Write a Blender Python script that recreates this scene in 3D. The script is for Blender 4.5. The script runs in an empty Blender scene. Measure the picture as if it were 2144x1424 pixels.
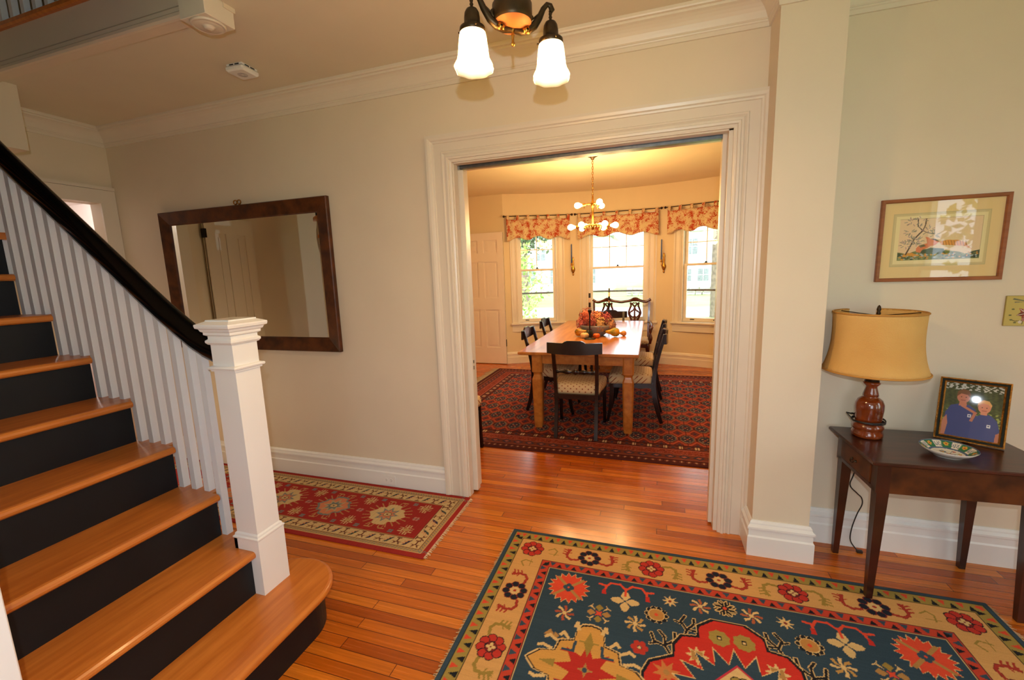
import bpy, math, random
import numpy as np
from mathutils import Vector, Matrix
random.seed(7)
SC = bpy.context.scene
COL = SC.collection
PI = math.pi

# ------------------------------------------------------------------ camera, world, lights, exposure
CAMZ = 1.55
cam_data = bpy.data.cameras.new('camera')
cam = bpy.data.objects.new('camera', cam_data); COL.objects.link(cam)
cam_data.sensor_width = 36.0; cam_data.sensor_fit = 'HORIZONTAL'
cam_data.lens = 900.77 / 2144 * 36.0
cam_data.clip_start = 0.02; cam_data.clip_end = 400
def cam_rows():
    y, p, r = math.radians(-18.154), math.radians(8.85), math.radians(-1.942)
    R1 = np.array([[math.cos(y), -math.sin(y), 0], [math.sin(y), math.cos(y), 0], [0, 0, 1]])
    M = np.array([[1, 0, 0], [0, 0, -1], [0, 1, 0]], float)
    P = np.array([[1, 0, 0], [0, math.cos(p), -math.sin(p)], [0, math.sin(p), math.cos(p)]])
    Rr = np.array([[math.cos(r), -math.sin(r), 0], [math.sin(r), math.cos(r), 0], [0, 0, 1]])
    return Rr @ P @ M @ R1
_R = cam_rows()
cam.matrix_world = Matrix(((_R[0][0], -_R[1][0], -_R[2][0], 0.0), (_R[0][1], -_R[1][1], -_R[2][1], 0.0),
                           (_R[0][2], -_R[1][2], -_R[2][2], CAMZ), (0, 0, 0, 1)))
SC.camera = cam

SC.view_settings.view_transform = 'Standard'
SC.view_settings.look = 'None'
SC.view_settings.gamma = 1.0
SC.view_settings.use_curve_mapping = False
SC.view_settings.exposure = 0.0
SC.cycles.use_denoising = True
SC.cycles.max_bounces = 10
SC.cycles.diffuse_bounces = 6
SC.cycles.glossy_bounces = 4
SC.cycles.transparent_max_bounces = 16
SC.cycles.sample_clamp_indirect = 6.0
SC.cycles.caustics_reflective = False
SC.cycles.caustics_refractive = False

world = bpy.data.worlds.new('world'); SC.world = world
world.use_nodes = True
_nt = world.node_tree; _nt.nodes.clear()
_o = _nt.nodes.new('ShaderNodeOutputWorld'); _b = _nt.nodes.new('ShaderNodeBackground')
_b.inputs['Color'].default_value = (0.84, 0.93, 1.0, 1); _b.inputs['Strength'].default_value = 5.6
_nt.links.new(_b.outputs[0], _o.inputs[0])

def lamp(name, kind, loc, power, color, size=0.05, rot=None, **kw):
    d = bpy.data.lights.new(name, kind); d.energy = power; d.color = color
    if kind == 'POINT': d.shadow_soft_size = size
    if kind == 'AREA':
        d.shape = 'RECTANGLE'; d.size = size[0]; d.size_y = size[1]
    if kind == 'SUN': d.angle = size
    o = bpy.data.objects.new(name, d); COL.objects.link(o); o.location = loc
    if rot: o.rotation_euler = rot
    return o
lamp('sun', 'SUN', (3, -3, 12), 5.0, (1.0, 0.95, 0.86), 0.02, (math.radians(38), math.radians(20), 0))
# flash on the camera's shoe: above the lens and a little behind it
_fl = Vector((0, 0, CAMZ)) + Vector(-_R[1]) * 0.13 - Vector(_R[2]) * 0.09
lamp('camera_flash', 'POINT', _fl, 69.0, (0.78, 0.90, 1.0), 0.012)
# daylight comes in through real window openings; portals only tell the sampler where they are
def portal(loc, w, h, rot):
    o = lamp('window_portal', 'AREA', loc, 1.0, (1, 1, 1), (w, h), rot); o.data.cycles.is_portal = True
portal((2.96, -0.52, 1.45), 0.95, 1.7, (0, math.radians(90), 0))
portal((2.96, 1.15, 1.45), 0.95, 1.7, (0, math.radians(90), 0))
portal((0.6, -2.46, 1.45), 1.5, 1.7, (math.radians(90), 0, 0))
BAYC = (-0.55, 3.60); BAYR = 3.79
for _a, _w in ((-20.1, 0.66), (0.0, 0.96), (20.1, 0.66)):
    _t = math.radians(_a)
    portal((BAYC[0] + 3.9 * math.sin(_t), BAYC[1] + 3.9 * math.cos(_t), 1.5), _w, 1.55, (math.radians(-90), 0, -_t))
WARM = (1.0, 0.60, 0.24)
BULB_HALL = 21.0
BULB_DINING = 10.0

# ------------------------------------------------------------------ helpers
def lin(v):
    v = v / 255.0
    return v / 12.92 if v <= 0.04045 else ((v + 0.055) / 1.055) ** 2.4
def rgb(r, g, b): return (lin(r), lin(g), lin(b))

MATS = {}
def _new(name):
    m = bpy.data.materials.new(name); m.use_nodes = True
    nt = m.node_tree; nt.nodes.clear()
    out = nt.nodes.new('ShaderNodeOutputMaterial')
    return m, nt, out
def pmat(name, col, rough=0.5, metal=0.0, coat=0.0, var=0.06, vs=6.0, stretch=(1, 1, 1), bump=0.0, bs=60.0, col2=None, spec=0.5, emit=None, es=0.0, detail=3.0, contrast=None, trans=0.0):
    """procedural paint / wood / metal: colour varied by a noise, optional bump"""
    if name in MATS: return MATS[name]
    m, nt, out = _new(name)
    N, L = nt.nodes, nt.links
    b = N.new('ShaderNodeBsdfPrincipled'); L.new(b.outputs[0], out.inputs[0])
    tc = N.new('ShaderNodeTexCoord'); mp = N.new('ShaderNodeMapping'); mp.inputs['Scale'].default_value = stretch
    L.new(tc.outputs['Object'], mp.inputs[0])
    nz = N.new('ShaderNodeTexNoise'); nz.inputs['Scale'].default_value = vs; nz.inputs['Detail'].default_value = detail
    L.new(mp.outputs[0], nz.inputs['Vector'])
    cr = N.new('ShaderNodeValToRGB')
    lo, hi = contrast or (0.3, 0.7)
    cr.color_ramp.elements[0].position = lo; cr.color_ramp.elements[1].position = hi
    c2 = col2 if col2 else tuple(min(1, c * (1 + var)) for c in col)
    c1 = col if col2 else tuple(c * (1 - var) for c in col)
    cr.color_ramp.elements[0].color = (*c1, 1); cr.color_ramp.elements[1].color = (*c2, 1)
    L.new(nz.outputs['Fac'], cr.inputs[0]); L.new(cr.outputs[0], b.inputs['Base Color'])
    b.inputs['Roughness'].default_value = rough; b.inputs['Metallic'].default_value = metal
    b.inputs['Coat Weight'].default_value = coat; b.inputs['Specular IOR Level'].default_value = spec
    b.inputs['Coat Roughness'].default_value = 0.12
    if bump:
        n2 = N.new('ShaderNodeTexNoise'); n2.inputs['Scale'].default_value = bs; L.new(mp.outputs[0], n2.inputs['Vector'])
        bp = N.new('ShaderNodeBump'); bp.inputs['Strength'].default_value = bump; bp.inputs['Distance'].default_value = 0.01
        L.new(n2.outputs['Fac'], bp.inputs['Height']); L.new(bp.outputs[0], b.inputs['Normal'])
    if emit:
        b.inputs['Emission Color'].default_value = (*emit, 1); b.inputs['Emission Strength'].default_value = es
    MATS[name] = m
    return m

class MB:
    """mesh builder: shapes are collected into ONE mesh"""
    def __init__(s): s.v = []; s.f = []; s.sm = []
    def add(s, vs, fs, smooth=False):
        n = len(s.v); s.v += [tuple(v) for v in vs]
        for f in fs: s.f.append(tuple(i + n for i in f)); s.sm.append(smooth)
        return s
    def box(s, x0, x1, y0, y1, z0, z1, M=None, bev=0.0):
        if bev:
            b = bev
            prof = [(x0 + b, y0), (x1 - b, y0), (x1, y0 + b), (x1, y1 - b), (x1 - b, y1), (x0 + b, y1), (x0, y1 - b), (x0, y0 + b)]
            inn = [(x0 + 2 * b, y0 + b), (x1 - 2 * b, y0 + b), (x1 - b, y0 + 2 * b), (x1 - b, y1 - 2 * b), (x1 - 2 * b, y1 - b), (x0 + 2 * b, y1 - b), (x0 + b, y1 - 2 * b), (x0 + b, y0 + 2 * b)]
            rings = [(inn, z0), (prof, z0 + b), (prof, z1 - b), (inn, z1)]
            vs = [(p[0], p[1], z) for r, z in rings for p in r]
            fs = []
            for k in range(3):
                for i in range(8): j = (i + 1) % 8; fs.append((k * 8 + i, k * 8 + j, k * 8 + 8 + j, k * 8 + 8 + i))
            fs += [tuple(range(7, -1, -1)), tuple(range(24, 32))]
        else:
            vs = [(x, y, z) for z in (z0, z1) for x, y in ((x0, y0), (x1, y0), (x1, y1), (x0, y1))]
            fs = [(3, 2, 1, 0), (4, 5, 6, 7), (0, 1, 5, 4), (1, 2, 6, 5), (2, 3, 7, 6), (3, 0, 4, 7)]
        if M: vs = [M @ Vector(v) for v in vs]
        return s.add(vs, fs)
    def taper(s, c0, w0, c1, w1, M=None):
        """square bar from centre c0 (half sizes w0) to c1 (half sizes w1)"""
        vs = []
        for c, w in ((c0, w0), (c1, w1)):
            vs += [(c[0] + a * w[0], c[1] + b * w[1], c[2]) for a, b in ((-1, -1), (1, -1), (1, 1), (-1, 1))]
        if M: vs = [M @ Vector(v) for v in vs]
        return s.add(vs, [(3, 2, 1, 0), (4, 5, 6, 7), (0, 1, 5, 4), (1, 2, 6, 5), (2, 3, 7, 6), (3, 0, 4, 7)])
    def lathe(s, prof, n=24, M=None, smooth=True, sx=1.0, sy=1.0, wob=None):
        vs = []; fs = []
        for k, (r, z) in enumerate(prof):
            for i in range(n):
                a = 2 * PI * i / n
                rr = r * (wob(a, z, k) if wob else 1.0)
                vs.append((rr * math.cos(a) * sx, rr * math.sin(a) * sy, z))
        for k in range(len(prof) - 1):
            for i in range(n):
                j = (i + 1) % n; fs.append((k * n + i, k * n + j, (k + 1) * n + j, (k + 1) * n + i))
        if prof[0][0] > 1e-6 and False: fs.append(tuple(range(n - 1, -1, -1)))
        if M: vs = [M @ Vector(v) for v in vs]
        return s.add(vs, fs, smooth)
    def tube(s, path, r, n=8, side=None, ry=None, smooth=True, caps=True):
        """tube along a path; r radius or list; side fixes the cross section's first axis; ry other half axis"""
        P = [Vector(p) for p in path]; m = len(P)
        rs = r if isinstance(r, (list, tuple)) else [r] * m
        rys = (ry if isinstance(ry, (list, tuple)) else [ry] * m) if ry else rs
        vs = []; up = None
        for k in range(m):
            t = (P[min(k + 1, m - 1)] - P[max(k - 1, 0)]).normalized()
            if side is not None:
                a = Vector(side) if not callable(side) else Vector(side(k))
                a = (a - t * a.dot(t)).normalized()
            else:
                if up is None: up = Vector((0, 0, 1)) if abs(t.z) < 0.9 else Vector((1, 0, 0))
                a = (up - t * up.dot(t)).normalized(); up = a
            b = t.cross(a)
            for i in range(n):
                th = 2 * PI * i / n
                vs.append(P[k] + a * (math.cos(th) * rs[k]) + b * (math.sin(th) * rys[k]))
        fs = []
        for k in range(m - 1):
            for i in range(n):
                j = (i + 1) % n; fs.append((k * n + i, k * n + j, (k + 1) * n + j, (k + 1) * n + i))
        s.add(vs, fs, smooth)
        if caps:
            s.add(vs[:n], [tuple(range(n - 1, -1, -1))]); s.add(vs[-n:], [tuple(range(n))])
        return s
    def sweep(s, path, N, prof, sign=1, closed=False, smooth=False):
        """moulding: profile (a in the path's plane, b along N) mitred along path"""
        P = [Vector(p) for p in path]; N = Vector(N); m = len(P)
        segs = [(P[(i + 1) % m] - P[i]).normalized() for i in range(m if closed else m - 1)]
        per = [N.cross(t) * sign for t in segs]
        vs = []
        for k in range(m):
            if closed: p1, p2 = per[k - 1], per[k]
            else: p1, p2 = per[max(k - 1, 0)], per[min(k, m - 2)]
            mt = (p1 + p2) / (1 + p1.dot(p2))
            for a, b in prof: vs.append(P[k] + mt * a + N * b)
        n = len(prof); fs = []
        for k in range(m if closed else m - 1):
            k2 = (k + 1) % m
            for i in range(n - 1): fs.append((k * n + i, k * n + i + 1, k2 * n + i + 1, k2 * n + i))
        s.add(vs, fs, smooth)
        if not closed:
            s.add(vs[:n], [tuple(range(n))]); s.add(vs[-n:], [tuple(range(n - 1, -1, -1))])
        return s
    def prism(s, pts, z0, z1, M=None):
        """flat polygon (x,y) extruded in z"""
        n = len(pts)
        vs = [(p[0], p[1], z0) for p in pts] + [(p[0], p[1], z1) for p in pts]
        fs = [tuple(range(n - 1, -1, -1)), tuple(range(n, 2 * n))] + [(i, (i + 1) % n, n + (i + 1) % n, n + i) for i in range(n)]
        if M: vs = [M @ Vector(v) for v in vs]
        return s.add(vs, fs)
    def ball(s, c, r, n=12, m=8, sc=(1, 1, 1), M=None, wob=None):
        vs = []; fs = []
        for k in range(m + 1):
            ph = PI * k / m
            for i in range(n):
                th = 2 * PI * i / n
                q = wob(th, ph) if wob else 1.0
                vs.append((c[0] + r * q * sc[0] * math.sin(ph) * math.cos(th), c[1] + r * q * sc[1] * math.sin(ph) * math.sin(th), c[2] + r * q * sc[2] * math.cos(ph)))
        for k in range(m):
            for i in range(n):
                j = (i + 1) % n; fs.append((k * n + i, (k + 1) * n + i, (k + 1) * n + j, k * n + j))
        if M: vs = [M @ Vector(v) for v in vs]
        return s.add(vs, fs, True)
    def build(s, name, mat, parent=None, **props):
        me = bpy.data.meshes.new(name); me.from_pydata(s.v, [], s.f); me.update()
        if any(s.sm): me.polygons.foreach_set('use_smooth', s.sm)
        me.validate()
        if mat: me.materials.append(mat)
        o = bpy.data.objects.new(name, me); COL.objects.link(o)
        if parent: o.parent = parent
        for k, v in props.items(): o[k] = v
        fix_normals(me)
        return o
def fix_normals(me):
    import bmesh
    bm = bmesh.new(); bm.from_mesh(me)
    bmesh.ops.recalc_face_normals(bm, faces=bm.faces); bm.to_mesh(me); bm.free()
def empty(name, loc=(0, 0, 0), rz=0.0, label=None, cat=None, group=None, kind=None):
    o = bpy.data.objects.new(name, None); COL.objects.link(o); o.location = loc; o.rotation_euler = (0, 0, rz)
    o.empty_display_size = 0.1
    return tag(o, label, cat, group, kind)
def tag(o, label=None, cat=None, group=None, kind=None):
    if label: o['label'] = label
    if cat: o['category'] = cat
    if group: o['group'] = group
    if kind: o['kind'] = kind
    return o
def struct(o): o['kind'] = 'structure'; return o
def copy_tree(o, parent=None):
    c = o.copy(); COL.objects.link(c); c.parent = parent
    for ch in [x for x in bpy.data.objects if x.parent == o]: copy_tree(ch, c)
    return c
def T(x=0, y=0, z=0, rz=0, rx=0, ry=0):
    return Matrix.Translation((x, y, z)) @ Matrix.Rotation(rz, 4, 'Z') @ Matrix.Rotation(ry, 4, 'Y') @ Matrix.Rotation(rx, 4, 'X')

# ------------------------------------------------------------------ materials
CREAM = pmat('wall_paint', (0.70, 0.61, 0.465), 0.55, var=0.02, vs=3, bump=0.03, bs=90)
CEIL = pmat('ceiling_paint', (0.68, 0.62, 0.475), 0.7, var=0.02, vs=3)
TRIM = pmat('trim_paint', (0.70, 0.63, 0.52), 0.32, var=0.015, vs=4)
WHITE = pmat('white_paint', (0.78, 0.77, 0.74), 0.3, var=0.015, vs=4)
DINW = pmat('dining_paint', (0.74, 0.62, 0.40), 0.55, var=0.02, vs=3)
DINC = pmat('dining_ceiling_paint', (0.78, 0.68, 0.50), 0.6, var=0.02, vs=3)
TREAD = pmat('tread_wood', rgb(176, 94, 28), 0.34, coat=0.2, stretch=(14, 1.2, 14), vs=3.0, col2=rgb(208, 126, 50), detail=6, contrast=(0.25, 0.75))
RISER = pmat('riser_black', rgb(19, 20, 22), 0.45, var=0.15, vs=8, spec=.3)
RAILB = pmat('rail_black', rgb(6, 6, 6), 0.16, var=0.1, vs=8, spec=.28)
BURL = pmat('burl_wood', rgb(54, 26, 9), 0.42, col2=rgb(104, 56, 22), vs=14, detail=8, contrast=(0.3, 0.8), spec=.3)
MAHOG = pmat('mahogany', rgb(36, 15, 9), 0.3, col2=rgb(72, 30, 16), vs=5, stretch=(1, 8, 1), detail=6, coat=0.3)
DARKW = pmat('dark_chair_wood', rgb(14, 8, 6), 0.24, col2=rgb(36, 16, 11), vs=6, coat=0.15, spec=.4)
REDW = pmat('carved_mahogany', rgb(58, 20, 9), 0.25, col2=rgb(96, 38, 18), vs=8, coat=0.4)
PINE = pmat('pine_wood', rgb(158, 92, 32), 0.3, col2=rgb(192, 126, 54), vs=2.4, stretch=(9, 0.8, 9), detail=7, coat=0.3, contrast=(0.3, 0.75))
BRONZE = pmat('dark_bronze', rgb(58, 44, 24), 0.4, metal=0.7, var=0.25, vs=30)
BRASS = pmat('antique_brass', rgb(176, 124, 52), 0.28, metal=1.0, var=0.2, vs=30)
COPPER = pmat('copper_pan', rgb(150, 84, 34), 0.65, metal=0.25, var=0.12, vs=20)
IRON = pmat('black_iron', rgb(14, 13, 13), 0.45, metal=0.4, var=0.2, vs=20)
STEEL = pmat('steel_track', rgb(110, 115, 120), 0.4, metal=0.9, var=0.15, vs=30)
DARK = pmat('dark_gap', rgb(25, 22, 20), 0.8)

def floor_mat():
    m, nt, out = _new('heart_pine_floor'); N, L = nt.nodes, nt.links
    b = N.new('ShaderNodeBsdfPrincipled'); L.new(b.outputs[0], out.inputs[0])
    tc = N.new('ShaderNodeTexCoord'); sp = N.new('ShaderNodeSeparateXYZ'); L.new(tc.outputs['Object'], sp.inputs[0])
    def mth(op, a, bb=None, clamp=False):
        n = N.new('ShaderNodeMath'); n.operation = op; n.use_clamp = clamp
        for i, v in enumerate((a, bb)):
            if v is None: continue
            if isinstance(v, (int, float)): n.inputs[i].default_value = v
            else: L.new(v, n.inputs[i])
        return n.outputs[0]
    BW = 0.056
    yr = mth('DIVIDE', sp.outputs[1], BW); row = mth('FLOOR', yr); fy = mth('FRACT', yr)
    wn = N.new('ShaderNodeTexWhiteNoise'); wn.noise_dimensions = '1D'; L.new(row, wn.inputs['W'])
    xs = mth('ADD', mth('DIVIDE', sp.outputs[0], 1.55), mth('MULTIPLY', wn.outputs['Value'], 7.3))
    bi = mth('FLOOR', xs); fx = mth('FRACT', xs)
    cb = N.new('ShaderNodeCombineXYZ'); L.new(row, cb.inputs[0]); L.new(bi, cb.inputs[1])
    w2 = N.new('ShaderNodeTexWhiteNoise'); w2.noise_dimensions = '2D'; L.new(cb.outputs[0], w2.inputs['Vector'])
    cr = N.new('ShaderNodeValToRGB'); e = cr.color_ramp.elements
    e[0].position = 0; e[0].color = (*rgb(158, 72, 10), 1); e[1].position = 1; e[1].color = (*rgb(206, 116, 30), 1)
    k = cr.color_ramp.elements.new(0.45); k.color = (*rgb(184, 92, 16), 1)
    L.new(w2.outputs['Value'], cr.inputs[0])
    # grain
    mp = N.new('ShaderNodeMapping'); mp.inputs['Scale'].default_value = (1.4, 60, 1); L.new(tc.outputs['Object'], mp.inputs[0])
    off = N.new('ShaderNodeVectorMath'); off.operation = 'ADD'; L.new(mp.outputs[0], off.inputs[0]); L.new(w2.outputs['Color'], off.inputs[1])
    nz = N.new('ShaderNodeTexNoise'); nz.inputs['Scale'].default_value = 1.6; nz.inputs['Detail'].default_value = 6; L.new(off.outputs[0], nz.inputs['Vector'])
    g = N.new('ShaderNodeMapRange'); g.inputs['From Min'].default_value = .3; g.inputs['From Max'].default_value = .7; g.inputs['To Min'].default_value = .76; g.inputs['To Max'].default_value = 1.15
    L.new(nz.outputs['Fac'], g.inputs['Value'])
    mx = N.new('ShaderNodeMix'); mx.data_type = 'RGBA'; mx.blend_type = 'MULTIPLY'; mx.inputs['Factor'].default_value = 1
    L.new(cr.outputs[0], mx.inputs['A']); L.new(g.outputs[0], mx.inputs['B'])
    # gaps
    d = mth('MINIMUM', fy, mth('SUBTRACT', 1.0, fy)); ed = mth('LESS_THAN', d, 0.028)
    dx = mth('LESS_THAN', fx, 0.0022); gap = mth('MAXIMUM', ed, dx)
    m2 = N.new('ShaderNodeMix'); m2.data_type = 'RGBA'; L.new(mth('MULTIPLY', gap, 0.88), m2.inputs['Factor'])
    L.new(mx.outputs['Result'], m2.inputs['A']); m2.inputs['B'].default_value = (*rgb(60, 22, 6), 1)
    L.new(m2.outputs['Result'], b.inputs['Base Color'])
    rr = N.new('ShaderNodeMapRange'); rr.inputs['To Min'].default_value = .17; rr.inputs['To Max'].default_value = .34; L.new(nz.outputs['Fac'], rr.inputs['Value'])
    L.new(rr.outputs[0], b.inputs['Roughness'])
    bp = N.new('ShaderNodeBump'); bp.inputs['Strength'].default_value = .12; bp.inputs['Distance'].default_value = .002; bp.invert = True
    L.new(gap, bp.inputs['Height']); L.new(bp.outputs[0], b.inputs['Normal'])
    b.inputs['Coat Weight'].default_value = .12; b.inputs['Coat Roughness'].default_value = .15
    return m
FLOOR = floor_mat()

def glass_mat(name, tint=(1, 1, 1), refl=1.0):
    m, nt, out = _new(name); N, L = nt.nodes, nt.links
    tr = N.new('ShaderNodeBsdfTransparent'); tr.inputs[0].default_value = (*tint, 1)
    gl = N.new('ShaderNodeBsdfGlossy'); gl.inputs['Roughness'].default_value = 0.02
    nz = N.new('ShaderNodeTexNoise'); nz.inputs['Scale'].default_value = 3.0
    bp = N.new('ShaderNodeBump'); bp.inputs['Strength'].default_value = .02; L.new(nz.outputs['Fac'], bp.inputs['Height']); L.new(bp.outputs[0], gl.inputs['Normal'])
    fr = N.new('ShaderNodeFresnel'); fr.inputs[0].default_value = 1.5
    ml = N.new('ShaderNodeMath'); ml.operation = 'MULTIPLY'; ml.inputs[1].default_value = refl; L.new(fr.outputs[0], ml.inputs[0])
    ge = N.new('ShaderNodeNewGeometry'); nb = N.new('ShaderNodeMath'); nb.operation = 'SUBTRACT'; nb.inputs[0].default_value = 1.0; L.new(ge.outputs['Backfacing'], nb.inputs[1])
    m0 = N.new('ShaderNodeMath'); m0.operation = 'MULTIPLY'; L.new(ml.outputs[0], m0.inputs[0]); L.new(nb.outputs[0], m0.inputs[1]); ml = m0
    mx = N.new('ShaderNodeMixShader'); L.new(ml.outputs[0], mx.inputs[0]); L.new(tr.outputs[0], mx.inputs[1]); L.new(gl.outputs[0], mx.inputs[2])
    L.new(mx.outputs[0], out.inputs[0]); return m
GLASS = glass_mat('window_glass')
PICGLASS = glass_mat('picture_glass', refl=1.6)
def mirror_mat():
    m, nt, out = _new('old_mirror'); N, L = nt.nodes, nt.links
    gl = N.new('ShaderNodeBsdfGlossy'); gl.inputs['Roughness'].default_value = 0.0
    nz = N.new('ShaderNodeTexNoise'); nz.inputs['Scale'].default_value = 2.0
    cr = N.new('ShaderNodeValToRGB'); cr.color_ramp.elements[0].color = (.80, .80, .74, 1); cr.color_ramp.elements[1].color = (.86, .86, .80, 1)
    L.new(nz.outputs['Fac'], cr.inputs[0]); L.new(cr.outputs[0], gl.inputs[0]); L.new(gl.outputs[0], out.inputs[0]); return m
MIRROR = mirror_mat()
def frosted(name, ecol, es):
    """frosted lamp glass: passes part of the bulb's light, glows by itself"""
    m, nt, out = _new(name); N, L = nt.nodes, nt.links
    tr = N.new('ShaderNodeBsdfTransparent'); tr.inputs[0].default_value = (1, .9, .7, 1)
    tl = N.new('ShaderNodeBsdfTranslucent'); tl.inputs[0].default_value = (1, .92, .78, 1)
    em = N.new('ShaderNodeEmission'); em.inputs[0].default_value = (*ecol, 1)
    tc = N.new('ShaderNodeTexCoord'); sp = N.new('ShaderNodeSeparateXYZ'); L.new(tc.outputs['Object'], sp.inputs[0])
    mr = N.new('ShaderNodeMapRange'); mr.inputs['From Min'].default_value = -.126; mr.inputs['From Max'].default_value = -.080
    mr.inputs['To Min'].default_value = es * .08; mr.inputs['To Max'].default_value = es; L.new(sp.outputs[2], mr.inputs['Value'])
    L.new(mr.outputs[0], em.inputs[1])
    m1 = N.new('ShaderNodeMixShader'); m1.inputs[0].default_value = .5; L.new(tr.outputs[0], m1.inputs[1]); L.new(tl.outputs[0], m1.inputs[2])
    ad = N.new('ShaderNodeAddShader'); L.new(m1.outputs[0], ad.inputs[0]); L.new(em.outputs[0], ad.inputs[1]); L.new(ad.outputs[0], out.inputs[0]); return m
SHADEG = frosted('frosted_shade_glass', (1, .86, .56), 2.6)
BULBG = pmat('lit_bulb', (1, .9, .7), 0.4, emit=(1, .80, .48), es=9.0)

def attr_mat(name, rough=0.95, var=0.10, vs=900.0, bump=0.25, spec=0.1, sheen=0.2):
    m, nt, out = _new(name); N, L = nt.nodes, nt.links
    b = N.new('ShaderNodeBsdfPrincipled'); L.new(b.outputs[0], out.inputs[0])
    at = N.new('ShaderNodeAttribute'); at.attribute_name = 'Col'
    tc = N.new('ShaderNodeTexCoord'); nz = N.new('ShaderNodeTexNoise'); nz.inputs['Scale'].default_value = vs; L.new(tc.outputs['Object'], nz.inputs['Vector'])
    mr = N.new('ShaderNodeMapRange'); mr.inputs['To Min'].default_value = 1 - var * 2; mr.inputs['To Max'].default_value = 1 + var * 2; L.new(nz.outputs['Fac'], mr.inputs['Value'])
    mx = N.new('ShaderNodeMix'); mx.data_type = 'RGBA'; mx.blend_type = 'MULTIPLY'; mx.inputs['Factor'].default_value = 1
    L.new(at.outputs['Color'], mx.inputs['A']); L.new(mr.outputs[0], mx.inputs['B']); L.new(mx.outputs['Result'], b.inputs['Base Color'])
    b.inputs['Roughness'].default_value = rough; b.inputs['Specular IOR Level'].default_value = spec
    if bump:
        bp = N.new('ShaderNodeBump'); bp.inputs['Strength'].default_value = bump; bp.inputs['Distance'].default_value = .003; L.new(nz.outputs['Fac'], bp.inputs['Height']); L.new(bp.outputs[0], b.inputs['Normal'])
    return m
PILE = attr_mat('wool_pile', vs=420.0)
PRINT = attr_mat('printed_paper', rough=0.7, var=0.02, bump=0, spec=.3)
GLAZE = attr_mat('glazed_china', rough=0.15, var=0.01, bump=0, spec=.5)

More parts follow.
